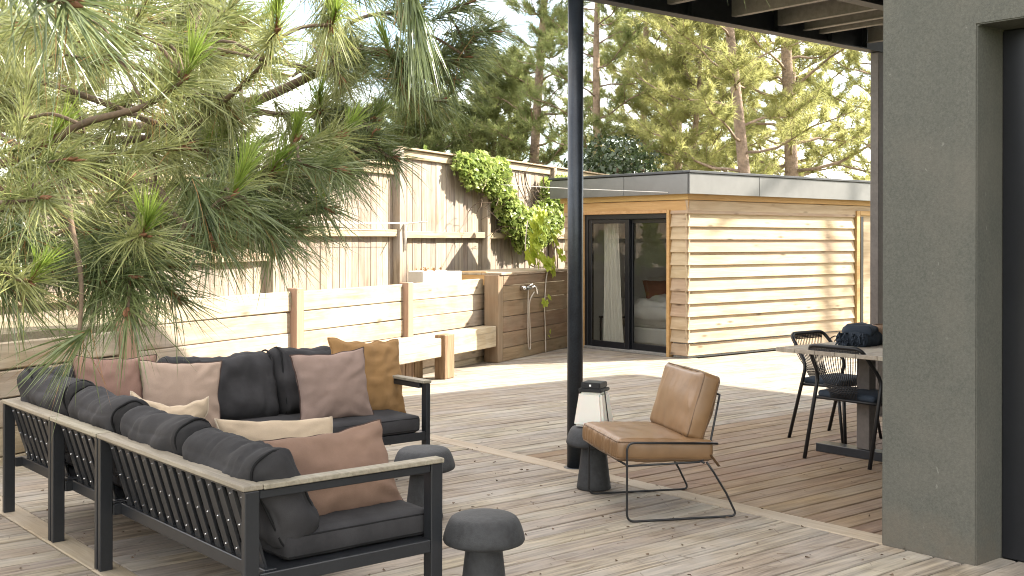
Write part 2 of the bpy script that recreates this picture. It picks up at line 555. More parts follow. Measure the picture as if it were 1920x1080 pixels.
def stucco():
    m = NT('grey_green_stucco')
    tc = m.n('ShaderNodeTexCoord'); v = tc.outputs['Object']
    fine = m.noise(v, 85, 4, .65)
    blot = m.noise(v, 1.7, 5, .6, .4)
    streak = m.noise(m.map(v, (5, 9, .7)), 1.0, 4, .6, .3)
    c = m.ramp(fine, (.32, (.074, .075, .065)), (.68, (.108, .108, .093)))
    c = m.mix(m.ramp(blot, (.40, 0), (.72, .55)), c, (.135, .125, .105))
    c = m.mix(m.ramp(streak, (.52, 0), (.74, .35)), c, (.075, .078, .068))
    # pale scuffs and splashed grit
    sc = m.noise(m.map(v, (14, 14, 9)), 1.0, 2, .5, 1.5)
    c = m.mix(m.ramp(sc, (.735, 0), (.76, .45)), c, (.21, .205, .185))
    sp = m.n('ShaderNodeSeparateXYZ'); m.l(v, sp.inputs[0])
    base = m.n('ShaderNodeMapRange'); m.l(sp.outputs['Z'], base.inputs['Value'])
    base.inputs['From Min'].default_value = .45; base.inputs['From Max'].default_value = .0
    base.inputs['To Min'].default_value = 0; base.inputs['To Max'].default_value = 1
    mu = m.n('ShaderNodeMath', operation='MULTIPLY'); m.l(base.outputs[0], mu.inputs[0]); m.l(m.noise(v, 6, 4, .7), mu.inputs[1])
    c = m.mix(m.ramp(mu.outputs[0], (.25, 0), (.62, .6)), c, (.125, .105, .080))
    h = m.n('ShaderNodeMath', operation='MULTIPLY_ADD'); m.l(m.noise(v, 24, 4, .6), h.inputs[0]); h.inputs[1].default_value = .8
    m.l(m.noise(v, 120, 5, .7, .6), h.inputs[2])
    return m.done(m.bsdf(c, .92, 0, m.bump(h.outputs[0], .55, .004), .2))
M_stucco = stucco()
M_stucco_dark = plain('slate_painted_reveal', (.05, .056, .062), .8, nscale=60, namt=.15, bump=.5, bscale=150)
M_darkpane = plain('dark_glazing', (.012, .016, .02), .08, spec=.6)
M_char = fabric('charcoal_fabric', (.040, .039, .041), .35, 700)
M_mauve = fabric('mauve_linen', (.255, .185, .155), .12)
M_brownmauve = fabric('brown_mauve_linen', (.235, .145, .115), .12)
M_beigemauve = fabric('beige_mauve_linen', (.34, .255, .20), .10)
M_cream = fabric('cream_linen', (.44, .35, .25), .10)
M_tan = fabric('tan_linen', (.22, .142, .105), .14)
M_ochre = fabric('ochre_linen', (.30, .175, .075), .14)
M_piping = fabric('dark_piping', (.075, .05, .042), .1)
M_crpiping = fabric('cream_piping', (.50, .42, .32), .1)
M_blkpiping = fabric('black_piping', (.015, .015, .016), .1)
M_leather = plain('tan_leather', (.175, .100, .047), .40, nscale=9, namt=.16, bump=.25, bscale=160, bdist=.0015)
M_leather_pipe = plain('dark_leather_piping', (.10, .055, .025), .5)
M_wire = plain('black_wire_steel', (.013, .013, .014), .45, .2)
M_stool = plain('black_concrete', (.027, .028, .030), .75, nscale=35, namt=.4, bump=.7, bscale=110)
M_opal = plain('opal_plastic', (.58, .56, .50), .45, nscale=5, namt=.04, **{'Subsurface Weight': .3})
M_white = plain('white_enamel', (.80, .79, .76), .4, nscale=12, namt=.04)
M_white_shade = plain('shade_toned_enamel', (.42, .40, .36), .6, nscale=12, namt=.06)  # white enamel darkened, shade put into the colour of the trough ends
M_chrome = plain('chrome', (.62, .62, .62), .12, 1.0, namt=.03)
M_hose = plain('grey_hose', (.45, .40, .34), .35, .4)
M_cord = plain('black_cord', (.022, .02, .02), .7)
M_blanket = fabric('navy_wool', (.035, .045, .06), .3, 260)
M_basket = plain('brown_wicker', (.20, .125, .075), .8, nscale=60, namt=.4, bump=.6)
M_linen = fabric('white_bedlinen', (.72, .71, .68), .05)
M_curtain = fabric('white_curtain', (.74, .72, .66), .04)
M_rustpil = fabric('rust_velvet', (.20, .075, .045), .2)
M_room = plain('pale_room_wall', (.55, .55, .53), .9, nscale=10, namt=.05)
M_panel = wood('cabin_plank_wood', (.26, .19, .12), (.40, .30, .20), knots=.3)
M_line = plain('white_line', (.62, .60, .55), .6)
M_bark = plain('pine_bark', (.25, .18, .13), .95, nscale=14, namt=.5, bump=1.0, bscale=24, bdist=.03)
M_twig = plain('twig_bark', (.11, .075, .048), .9, nscale=60, namt=.35, bump=.6, bdist=.003)
M_bud = plain('rust_bud', (.17, .075, .035), .8, nscale=80, namt=.35)
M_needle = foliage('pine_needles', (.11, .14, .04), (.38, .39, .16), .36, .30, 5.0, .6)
M_needle_dk = foliage('shaded_pine_needles', (.06, .09, .032), (.20, .235, .095), .28, .34, 4.0, .5)  # darker copy of the needle colour, bough shade put into it
M_needle_new = foliage('new_pine_needles', (.16, .25, .035), (.27, .34, .07), .35, .42, 6.0, .4)
M_needle_dry = foliage('dry_pine_needles', (.24, .12, .045), (.34, .20, .08), .15, .5, 6.0)
M_far = foliage('far_pine_needles', (.24, .255, .09), (.46, .45, .18), .64, .5, .55)
M_far2 = foliage('far_pine_needles_green', (.18, .225, .085), (.37, .39, .155), .62, .5, .55)
M_bush = foliage('dark_bush_leaf', (.022, .042, .018), (.06, .085, .032), .2, .35, 1.5, .6)
M_vine = foliage('vine_leaf', (.12, .20, .04), (.40, .45, .13), .42, .45, 7.0)
M_grape = foliage('grape_leaf', (.28, .38, .04), (.46, .50, .08), .5, .45, 3.0)

def glass_mat():
    m = NT('window_glass')
    tr = m.n('ShaderNodeBsdfTransparent'); tr.inputs['Color'].default_value = (.86, .86, .84, 1)
    gl = m.n('ShaderNodeBsdfGlossy'); gl.inputs['Roughness'].default_value = .015
    fr = m.n('ShaderNodeFresnel'); fr.inputs['IOR'].default_value = 1.75
    mx = m.n('ShaderNodeMixShader')
    ge = m.n('ShaderNodeNewGeometry'); sb = m.n('ShaderNodeMath', operation='SUBTRACT'); sb.inputs[0].default_value = 1.0
    m.l(ge.outputs['Backfacing'], sb.inputs[1]); mu = m.n('ShaderNodeMath', operation='MULTIPLY')
    m.l(fr.outputs[0], mu.inputs[0]); m.l(sb.outputs[0], mu.inputs[1])
    m.l(mu.outputs[0], mx.inputs[0]); m.l(tr.outputs[0], mx.inputs[1]); m.l(gl.outputs[0], mx.inputs[2])
    return m.done(mx)
M_glass = glass_mat()

# ------------------------------------------------------------------ ground, bank, deck
A = R(25.5)
dw = Vector((math.cos(A), math.sin(A), 0)); nw = Vector((math.sin(A), -math.cos(A), 0))
W0 = Vector((8.80, 11.12, 0))
def wp(s, off, z=0.0):
    p = W0 + dw * s + nw * off
    return Vector((p.x, p.y, z))

g = pmesh('ground', [(-400, -400, -.45), (400, -400, -.45), (400, 400, -.45), (-400, 400, -.45)], [(0, 1, 2, 3)])
add('ground', g, kind='structure', mat=M_ground)

def prism(pts, z0, z1):
    n = len(pts)
    V = [(p[0], p[1], z0) for p in pts] + [(p[0], p[1], z1) for p in pts]
    Fc = [tuple(range(n - 1, -1, -1)), tuple(range(n, 2 * n))]
    Fc += [(i, (i + 1) % n, n + (i + 1) % n, n + i) for i in range(n)]
    return V, Fc
bk = [wp(-14, -.06), wp(2.0, -.06), wp(2.0, -.9), wp(30, -.9), wp(30, -70), wp(-14, -70)]
V, Fc = prism(bk, -.6, .86)
add('raised_ground', pmesh('raised_ground', V, Fc), kind='structure', mat=M_soil)

deck = add('deck', pmesh('deck', *prism([(-2, 1.0), (15.5, 1.0), (15.5, 12.5), (-2, 12.5)], -.40, -.055)), kind='structure', mat=M_under)

def u_wall(v):        # where the retaining wall line crosses this V
    return 8.80 + (v - 11.12) / math.tan(A)

PITCH, TH = .1445, .028
def deck_row(v, ua, ub, mat):
    w = PITCH - random.uniform(.007, .012)
    board('plank', (ua, v, -TH / 2 + random.uniform(-.0015, .0015)), (ub, v, -TH / 2 + random.uniform(-.0015, .0015)), round(w, 3), TH,
          mat, deck, bevel=.004, roll=random.uniform(-.004, .004))
v = 1.55
row = 0
while v < 11.75:
    uw = u_wall(v) - .3
    if v < 8.7:                                         # left field
        a = max(-1.6, uw)
        if a < 1.86: deck_row(v, round(a, 2), 1.866, M_deck)
    a = max(2.006, uw)
    if a < 5.0: deck_row(v, a if a == 2.006 else round(a, 2), 5.036 if v > 2.72 else 5.266, M_deck)       # middle field
    if v > 2.6:
        end = 11.15 if v > 9.70 else 15.3
        if v < 3.19: end = 5.0
        a = max(5.192, uw)
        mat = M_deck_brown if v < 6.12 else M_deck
        if end > 6:
            j = [7.4, 9.0, 8.2, 9.8][row % 4] + random.choice((-.25, 0, .25))
            k = j + 3.6
            cuts = [a] + [c for c in (j, k) if c > a + .4 and c < end - .4] + [end]
        else:
            cuts = [a, end]
        for c0, c1 in zip(cuts[:-1], cuts[1:]) if end > 6 else ():
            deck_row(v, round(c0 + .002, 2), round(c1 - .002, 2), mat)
    v += PITCH; row += 1
# boards laid across, between the fields
for (u0, u1, cutsv) in ((1.872, 2.0, [1.2, 3.6, 5.93, 8.05]), (5.042, 5.186, [2.80, 5.05, 7.19, 9.6])):
    for a, b in zip(cutsv[:-1], cutsv[1:]):
        board('border_board', ((u0 + u1) / 2, a + .002, -.0125), ((u0 + u1) / 2, b - .002, -.0125), u1 - u0, .03, M_strip, deck, bevel=.004)

# crumbs, dead needles and bark on the boards
def litter():
    P, D, L, W_ = [], [], [], []
    for _ in range(1500):
        u, v = random.uniform(.9, 6.8), random.uniform(2.4, 7.2)
        if u > 5.04 and random.random() < .8: continue
        P.append((u, v, .004)); a = random.uniform(0, 6.28)
        D.append((math.cos(a), math.sin(a), .02))
        if random.random() < .55: L.append(random.uniform(.05, .13)); W_.append(.0016)
        else: L.append(random.uniform(.010, .028)); W_.append(random.uniform(.009, .020))
    V, t = strips(np.array(P), np.array(D), np.array(L), np.array(W_), np.zeros(len(P)), 2)
    V[:, 2] = np.maximum(V[:, 2], .0025)
    return np_mesh('pine_litter', V, t)
add('pine_litter', litter(), kind='stuff', mat=M_twig)

# ------------------------------------------------------------------ retaining wall
rw = thing('retaining_wall', 'low retaining wall of pale knotty horizontal planks between brown posts behind the sofa', 'retaining wall', T(*wp(-3, 0)))
ps = [-12.4, -10.3, -8.2, -6.1, -3.95, -1.92, .10]
for i in range(len(ps) - 1):
    top = 1.02 if ps[i] > -6.2 else .815
    n = 6 if top > 1 else 5
    z = top
    for k in range(n):
        h = .19 if k < 5 else .12
        gap = random.choice((.003, .004, .008, .012))
        a = ps[i] + .062; b = ps[i + 1] - (.062 if i < len(ps) - 2 else .0)
        o = random.uniform(-.006, .004)
        zz = z - h / 2
        dz = random.uniform(-.004, .004)
        board('plank', wp(a, -.0225 + o, zz + dz), wp(b, -.0225 + o + random.uniform(-.004, .004), zz - dz), round(h - gap, 3), .045, M_wall, rw,
              normal=nw + Vector((0, 0, random.uniform(-.02, .02))), bevel=.008)
        z -= h
for i, s in enumerate(ps[:-1]):
    top = 1.04 if s > -6.2 else 1.035 if s > -6.5 else .83
    board('post', wp(s, .005, -.1), wp(s, .005, top + random.uniform(-.01, .01)), .118, .11, M_wallpost, rw, normal=nw, bevel=.006)

# ------------------------------------------------------------------ tall fence
FO = -1.0
fence = thing('garden_fence', 'tall stepped garden fence of greyed vertical boards with pale rails and cap', 'fence', T(*wp(-1, FO)))
fs = [-12.6, -10.2, -7.75, -5.35, -3.0, -.45, 2.0, 4.45, 6.9, 9.3]
ft = [1.55, 1.62, 1.88, 2.14, 2.40, 2.62, 2.655, 2.66, 2.66]
fr = [.72, .74, .98, 1.27, 1.53, 1.515, 1.515, 1.515, 1.515]
for i in range(len(fs) - 1):
    a, b, top, rz = fs[i], fs[i + 1], ft[i], fr[i]
    s = a + .02
    while s < b - .03:
        w = min(random.uniform(.118, .145), b - s)
        o = random.uniform(-.006, .006)
        board('fence_board', wp(s + w / 2, FO - .02 + o, .70), wp(s + w / 2, FO - .02 + o, top - .012), round(w - random.choice((.003, .004, .007)), 3), .022, M_fence, fence,
              normal=nw, bevel=.003)
        s += w
    board('rail', wp(a + .07, FO + .03, rz + .04), wp(b - .07, FO + .03, rz + .045), .085, .07, M_rail, fence, normal=nw, bevel=.005)
    board('top_rail', wp(a + .055 if i else a, FO + .014, top - .06), wp(b - .055, FO + .014, top - .06), .10, .04, M_rail, fence, normal=nw, bevel=.004)
    board('cap_board', wp(a + .02, FO + .01, top + .011), wp(b - .02, FO + .01, top + .011), .14, .024, M_rail, fence, normal=(0, 0, 1), bevel=.004)
for i, s in enumerate(fs):
    top = max(ft[min(i, len(ft) - 1)], ft[max(i - 1, 0)]) - .005
    board('post', wp(s, FO + .04, .5), wp(s, FO + .04, top), .105, .10, M_fence, fence, normal=nw, bevel=.005)

# clothes line bracket on the fence post, and the cable that runs to the cabin
cb = thing('clothesline_bracket', 'pale metal clothesline bracket fixed on a tall fence post beside two thin lines', 'bracket', T(*wp(-.40, FO + .10, 1.5)))
tube('upright', [wp(-.40, FO + .105, 1.36), wp(-.40, FO + .115, 1.69)], [.011, .018], M_line, cb, 8)
tube('arm', [wp(-.40, FO + .10, 1.69), wp(-.40, FO + .42, 1.715)], [.011, .006], M_line, cb, 8)
for k, o in enumerate((.16, .30)):
    tube('line', [wp(-.40, FO + o, 1.69 + .01 * k), wp(-2.4, FO + o - .02, 1.675 + .01 * k), wp(-5.2, FO + o, 1.70)], .003, M_line, cb, 5)
cable = tube('cable', smooth_path([(10.247, 12.6, 2.27), (10.6, 11.4, 2.185), (10.83, 9.95, 2.10)], 8), .005, M_line, None, 5)
cable['label'] = 'thin pale cable slung from the fence across the dark cabin roof edge'; cable['category'] = 'cable'

# ------------------------------------------------------------------ shower wall
sw = thing('shower_wall', 'brown plank box wall with outdoor shower fittings beside the cabin door', 'shower wall', T(*wp(1, .2)))
SF = .237
z = 1.062
for k in range(6):
    h = .192 if k else .13
    if z - h < .0: h = z
    board('plank', wp(.045, SF - .02, z - h / 2), wp(2.26, SF - .02 + random.uniform(-.002, .002), z - h / 2), round(h - .006, 3), .04, M_shower, sw, normal=nw, bevel=.005)
    z -= h
board('post', wp(-.03, .14, 0.0), wp(-.03, .14, 1.062), .14, .19, M_shower, sw, normal=nw, bevel=.006)
board('side_board', wp(-.02, .04, 1.02), wp(-.02, -.62, 1.02), .17, .04, M_trim, sw, normal=-dw, bevel=.005)
board('top_board', wp(-.05, .12, 1.078), wp(2.25, .12, 1.078), .27, .028, M_wall, sw, bevel=.004)
board('top_board', wp(-.05, -.155, 1.078), wp(2.25, -.155, 1.078), .27, .028, M_wall, sw, bevel=.004)
board('top_board', wp(-.05, -.43, 1.078), wp(2.25, -.43, 1.078), .27, .028, M_wall, sw, bevel=.004)

mixer = thing('shower_mixer', 'chrome shower mixer tap with a grey hose hanging down the brown planks', 'shower tap', T(*wp(.66, SF, .88)))
tube('inlet', [wp(.56, SF - .001, .885), wp(.56, SF + .05, .885)], [.034, .026], M_chrome, mixer, 16)
tube('inlet', [wp(.70, SF - .001, .885), wp(.70, SF + .05, .885)], [.034, .026], M_chrome, mixer, 16)
tube('body', [wp(.50, SF + .06, .885), wp(.54, SF + .06, .885), wp(.72, SF + .06, .885), wp(.76, SF + .06, .885)], [.022, .03, .03, .02], M_chrome, mixer, 14)
tube('lever', [wp(.63, SF + .07, .905), wp(.65, SF + .13, .935)], [.018, .010], M_chrome, mixer, 10)
tube('hand_shower', smooth_path([wp(.76, SF + .07, .885), wp(.80, SF + .09, .90), wp(.83, SF + .10, .86), wp(.85, SF + .10, .80)], 4), [.014] * 9 + [.018] * 4, M_chrome, mixer, 10)
hp = smooth_path([wp(.66, SF + .06, .86), wp(.66, SF + .055, .6), wp(.675, SF + .05, .25), wp(.70, SF + .05, .12), wp(.735, SF + .05, .10), wp(.755, SF + .05, .16), wp(.73, SF + .05, .42), wp(.70, SF + .06, .70), wp(.78, SF + .09, .83)], 6)
tube('hose', hp, .0085, M_hose, mixer, 8)

tray = thing('planter_trough', 'white enamel trough standing on the bank above the end of the retaining wall', 'trough', T(9.0 - .55, 11.35, .86))
ctr = wp(-.72, -.30)
Mt = Matrix.Translation((ctr.x, ctr.y, .86)) @ Matrix.Rotation(R(0), 4, 'Z')
box('side', (-.27, -.15, 0), (.27, -.135, .265), M_white, tray, .004, Mt)
box('side', (-.27, .135, 0), (.27, .15, .265), M_white, tray, .004, Mt)
box('end', (-.285, -.15, 0), (-.271, .15, .262), M_white_shade, tray, .004, Mt)  # shade on the ends is carried by their darker colour
box('end', (.271, -.15, 0), (.285, .15, .262), M_white_shade, tray, .004, Mt)
box('soil', (-.269, -.134, .01), (.269, .134, .22), M_soil, tray, 0, Mt)
V, t = leaves(np.array([(random.uniform(-.25, .05), random.uniform(-.1, .1), random.uniform(.24, .30)) for _ in range(40)]), np.full(40, .035))
add('dead_plant', np_mesh('dead_plant', V, t), tray, Mt, mat=M_needle_dry, kind='stuff')

# ------------------------------------------------------------------ bench along the wall
bench = thing('timber_bench', 'chunky pale timber bench on an old sleeper leg along the retaining wall', 'bench', T(*wp(-3, .25)))
board('seat_timber', wp(-7.0, .33, .345), wp(-1.90, .33, .345), .19, .20, M_wall, bench, bevel=.008)
board('back_timber', wp(-7.0, .125, .325), wp(-.13, .125, .325), .20, .25, M_wall, bench, bevel=.008)
for s in (-1.74, -4.3, -6.7):
    board('leg', wp(s, .375, 0), wp(s, .375, .475 if s > -2 else .24), .22, .13, M_sleeper, bench, normal=nw, bevel=.008)
for k in range(7):
    s = -1.98 - k * .19
    board('back_panel', wp(s, .18, 0), wp(s, .18, .235), .175, .03, M_sleeper, bench, normal=nw, bevel=.004)

# ------------------------------------------------------------------ cabin
cu, cv = 10.99, 9.757
cabin = thing('garden_cabin', 'flat roofed garden cabin clad in honey coloured lapped boards with grey metal roof edge', 'cabin', T(cu, cv, 0))
wl = add('wall', pmesh('wall', *prism([(cu + .06, cv + .05), (14.66, cv + .05), (14.66, cv + .16), (cu + .06, cv + .16)], 0, 2.08)), cabin, mat=M_room)
box('wall', (cu + .055, cv + .165, 0), (cu + .16, 10.045, 2.08), M_room, cabin, 0)
box('wall', (cu + .055, 11.70, 0), (cu + .16, 12.05, 2.08), M_room, cabin, 0)
box('wall', (cu + .055, 10.05, 1.90), (cu + .16, 11.695, 2.08), M_room, cabin, 0)
box('wall', (cu + .165, 11.94, 0), (16.9, 12.05, 2.08), M_room, cabin, 0)
box('wall', (16.905, cv + .05, 0), (17.02, 12.05, .75), M_room, cabin, 0)
box('wall', (16.905, cv + .05, 1.95), (17.02, 12.05, 2.08), M_room, cabin, 0)
box('wall', (16.905, cv + .05, .752), (17.02, 10.1, 1.948), M_room, cabin, 0)
box('wall', (16.905, 11.7, .752), (17.02, 12.05, 1.948), M_room, cabin, 0)
added_win = box('added_window', (16.95, 10.1, .752), (16.96, 11.7, 1.948), M_glass, cabin, 0)  # unseen window added to let daylight into the dim room
box('frame', (16.93, 10.87, .76), (16.985, 10.93, 1.94), M_frame, added_win)
box('wall', (16.3, cv + .05, 0), (16.9, cv + .16, 2.08), M_room, cabin, 0)
box('wall', (14.665, cv + .05, 2.0), (16.295, cv + .16, 2.08), M_room, cabin, 0)
box('floor', (cu + .165, cv + .165, -.03), (16.9, 11.935, .03), M_panel, cabin, 0)
TL = .06          # how far the lower edge of a lapped board stands out
zs = [1.829 - .1635 * k for k in range(12)]
for k, zb in enumerate(zs):
    zb = max(zb, .012)
    h = .178 if k < 11 else .15
    zt = zb + h
    zc = (zb + zt) / 2
    nrm = (0, -1, .19)
    board('lap_board', (cu - .012, cv + .012, zc), (14.615, cv + .012, zc + random.uniform(-.002, .002)), h, .02, M_cabin, wl, normal=nrm, bevel=.003)
    nrm = (-1, 0, .19)
    board('lap_board', (cu + .012, 10.045, zc), (cu + .012, cv - .010, zc), h, .02, M_cabin, wl, normal=nrm, bevel=.003)
    board('lap_board', (cu + .012, 12.07, zc), (cu + .012, 11.705, zc), h, .02, M_cabin, wl, normal=nrm, bevel=.003)
board('frieze_board', (cu - .01, cv + .006, 1.925), (15.9, cv + .006, 1.925), .155, .022, M_cabin, cabin, normal=(0, -1, .03))
board('frieze_board', (cu + .006, 12.08, 1.925), (cu + .006, cv - .008, 1.925), .155, .022, M_trim, cabin, normal=(-1, 0, .03))
board('cornice', (cu - .035, cv - .022, 2.045), (17.1, cv - .022, 2.045), .075, .03, M_trim, cabin, normal=(0, -1, 0))
board('cornice', (cu - .022, 12.12, 2.045), (cu - .022, cv - .034, 2.045), .075, .03, M_trim, cabin, normal=(-1, 0, 0))
# right-hand doorway in the sunny face
box('door_frame', (14.64, cv - .03, 0), (14.72, cv + .045, 1.93), M_trim, cabin)
box('door_frame', (14.725, cv - .03, 1.865), (16.28, cv + .045, 1.93), M_trim, cabin)
box('door_frame', (16.285, cv - .03, 0), (16.34, cv + .045, 1.93), M_trim, cabin)
box('door_stile', (14.78, cv + .0, 0), (14.845, cv + .05, 1.86), M_frame, cabin)
box('shutter', (14.86, cv + .01, .02), (15.55, cv + .045, 1.85), M_cabin, cabin)
# roof
roof = add('roof', pmesh('roof', *prism([(10.87, 9.63), (17.25, 9.63), (17.25, 12.20), (10.87, 12.20)], 2.085, 2.335)), cabin, mat=M_fascia_cap)
def panel(a, b, axis):
    if axis == 'u': box('fascia_panel', (a + .004, 9.605, 2.075), (b - .004, 9.627, 2.325), M_fascia, roof, .002)
    else: box('fascia_panel', (10.845, a + .004, 2.075), (10.867, b - .004, 2.325), M_fascia, roof, .002)
for a, b in ((10.848, 12.22), (12.22, 15.1), (15.1, 17.25)): panel(a, b, 'u')
for a, b in ((9.632, 10.75), (10.75, 11.55), (11.55, 12.22)): panel(a, b, 'v')
box('capping', (10.83, 9.59, 2.338), (17.27, 9.70, 2.368), M_fascia_cap, roof, .003)
box('capping', (10.83, 9.703, 2.338), (10.94, 12.24, 2.368), M_fascia_cap, roof, .003)

# sliding glass door in the shaded face
DX = cu - .004
box('casing', (DX - .03, 10.048, 0), (DX + .06, 10.093, 1.885), M_trim, cabin)
box('casing', (DX - .03, 11.648, 0), (DX + .06, 11.695, 1.885), M_trim, cabin)
box('casing', (DX - .03, 10.095, 1.842), (DX + .06, 11.645, 1.885), M_trim, cabin)
door = add('sliding_door', None, cabin, T(DX, 10.1, 0))
box('frame', (DX, 11.585, .005), (DX + .12, 11.645, 1.84), M_frame, door)
box('frame', (DX, 10.096, 1.775), (DX + .12, 11.583, 1.84), M_frame, door)
box('threshold', (DX - .02, 10.096, .002), (DX + .13, 11.645, .035), M_galv, door)
def leaf(u, a, b, sa, sb):
    box('stile', (u, a, .037), (u + .035, a + sa, 1.77), M_frame, door)
    box('stile', (u, b - sb, .037), (u + .035, b, 1.77), M_frame, door)
    box('rail', (u, a + sa + .001, .037), (u + .035, b - sb - .001, .12), M_frame, door)
    box('rail', (u, a + sa + .001, 1.72), (u + .035, b - sb - .001, 1.77), M_frame, door)
    box('pane', (u + .012, a + sa, .118), (u + .020, b - sb, 1.722), M_glass, door, 0)
leaf(DX + .010, 10.80, 11.58, .075, .06)
leaf(DX + .065, 10.098, 10.86, .02, .075)

# what shows through the glass
def curtain_mesh():
    V, Fc = [], []
    n, m_ = 60, 14
    for j in range(m_ + 1):
        z = 1.74 - 1.68 * j / m_
        for i in range(n + 1):
            t = i / n
            w = .27 + .12 * (j / m_) ** 1.5
            v = 11.53 - w * t
            u = 11.24 + .032 * math.sin(t * 34) * (.6 + .4 * j / m_) + .01 * math.sin(t * 13 + j * .3)
            V.append((u, v, z))
    for j in range(m_):
        for i in range(n):
            a = j * (n + 1) + i
            Fc.append((a, a + 1, a + n + 2, a + n + 1))
    return pmesh('curtain', V, Fc, True)
add('curtain', curtain_mesh(), None, None, 'white floor length curtain hanging inside the glass door of the cabin', 'curtain', mat=M_curtain)
bed = thing('bed', 'double bed with rumpled white duvet seen through the cabin glass', 'bed', T(12.6, 11.1, 0))
box('base', (11.80, 10.25, .03), (13.7, 11.90, .26), M_linen, bed, .02)
add('mattress', soft_box(.95, .82, .11, .06, .01, .004, 2), bed, T(12.75, 11.07, .37), mat=M_linen)
add('duvet', soft_box(.96, .84, .13, .11, .10, .06, 5, (34, 30, 6)), bed, T(12.70, 11.06, .47), mat=M_linen)
pm, _ = pillow_mesh(.55, .42, .2, 3)
add('bed_pillow', pm, None, T(12.60, 11.72, .76, R(20)) @ Matrix.Rotation(R(-25), 4, 'X'), 'plump white bed pillow behind the rust one on the bed in the cabin', 'pillow', mat=M_linen)
pm, _ = pillow_mesh(.46, .40, .16, 4)
add('rust_pillow', pm, None, T(12.25, 11.42, .74, R(-30)) @ Matrix.Rotation(R(-28), 4, 'X'), 'rust brown velvet pillow on the white bed inside the cabin', 'pillow', mat=M_rustpil)
bt = thing('bedside_table', 'low dark bedside table in front of the bed behind the cabin glass', 'table', T(11.45, 11.5, 0))
box('top', (11.33, 11.38, .40), (11.62, 11.72, .425), M_frame, bt)
for a, b in ((11.34, 11.39), (11.59, 11.39), (11.34, 11.69), (11.59, 11.69)):
    box('leg', (a, b, .03), (a + .02, b + .02, .398), M_frame, bt, .001)
bkk = box('book', (11.38, 11.42, .426), (11.52, 11.62, .45), M_white)
bkk['label'] = 'white book lying on the dark bedside table in the cabin'; bkk['category'] = 'book'
refl_planks = thing('reflection_planks', 'added planks on the far wall imitating planks mirrored in the glass', 'reflection_planks', T(14.0, 10.8, 0))  # planks added in place of those reflected by the door glass
for k in range(5):
    box('plank', (14.0, 9.95, .03 + k * .24), (14.03, 11.6, .262 + k * .24), M_panel, refl_planks)

# ------------------------------------------------------------------ pergola
perg = thing('pergola', 'dark steel pergola with round post, I beams and corrugated metal roof', 'pergola', T(5.16, 5.56, 0))
post = tube('post', [(5.165, 5.565, -.05), (5.165, 5.565, 3.105)], .0515, M_post, perg, 48)
lathe('foot_plate', [(.0, .001), (.075, .001), (.075, .004), (.0, .004)], M_post, perg, 32, T(5.165, 5.565, 0))
box('column', (8.68, 5.56, -.05), (8.77, 5.64, 3.105), M_rust, perg)
def ibeam(name, p0, p1, h, w, tf, tw, mat, parent, chan=False):
    p0, p1 = Vector(p0), Vector(p1)
    x = (p1 - p0).normalized(); y = Vector((0, 0, 1)).cross(x)
    V, Fc = [], []
    def bx(y0, y1, z0, z1):
        o = len(V)
        for p in (p0, p1):
            for yy, zz in ((y0, z0), (y1, z0), (y1, z1), (y0, z1)):
                V.append(p + y * yy + Vector((0, 0, zz)))
        for q in ((3, 2, 1, 0), (4, 5, 6, 7), (0, 1, 5, 4), (1, 2, 6, 5), (2, 3, 7, 6), (3, 0, 4, 7)):
            Fc.append(tuple(i + o for i in q))
    a, b = (-w / 2, w / 2)
    bx(a, b, 0, tf); bx(a, b, h - tf, h)
    if chan: bx(b - tw, b, tf, h - tf)
    else: bx(-tw / 2, tw / 2, tf, h - tf)
    return add(name, pmesh(name, V, Fc), parent, mat=mat)
ibeam('beam', (4.98, 5.6, 3.108), (9.05, 5.6, 3.108), .20, .10, .010, .008, M_steel, perg)
ibeam('beam', (5.25, 4.5, 3.108), (9.05, 4.5, 3.108), .20, .10, .010, .008, M_steel, perg)
for u in (5.25, 6.05, 6.75):
    ibeam('joist', (u, 3.25, 3.16), (u, 5.545, 3.16), .12, .05, .008, .007, M_galv, perg, True)
for u in (7.30, 7.62, 7.84, 8.5):
    for a, b in ((3.25, 4.44), (4.56, 5.545)):
        ibeam('joist', (u, a, 3.16), (u, b, 3.16), .12, .05, .008, .007, M_galv, perg, u in (7.30, 7.84))
for u in (5.7, 6.3, 7.3, 8.0, 8.5):
    box('web_stiffener', (u - .004, 5.552, 3.119), (u + .004, 5.595, 3.297), M_steel, perg, 0)
def corrugated():
    V, Fc = [], []
    v, i = 3.24, 0
    prof = []
    while v < 6.2:
        prof += [(v, 3.313), (v + .03, 3.313), (v + .045, 3.345), (v + .085, 3.345), (v + .10, 3.313)]
        v += .14
    for dz in (0, .0015):
        for u in (4.96, 9.1):
            V += [(u, p[0], p[1] + dz) for p in prof]
    n = len(prof)
    for i in range(n - 1):
        Fc.append((i, i + 1, n + i + 1, n + i))
        Fc.append((2 * n + i, 3 * n + i, 3 * n + i + 1, 2 * n + i + 1))
    return pmesh('roof_sheet', V, Fc)
add('roof_sheet', corrugated(), perg, mat=M_galv)

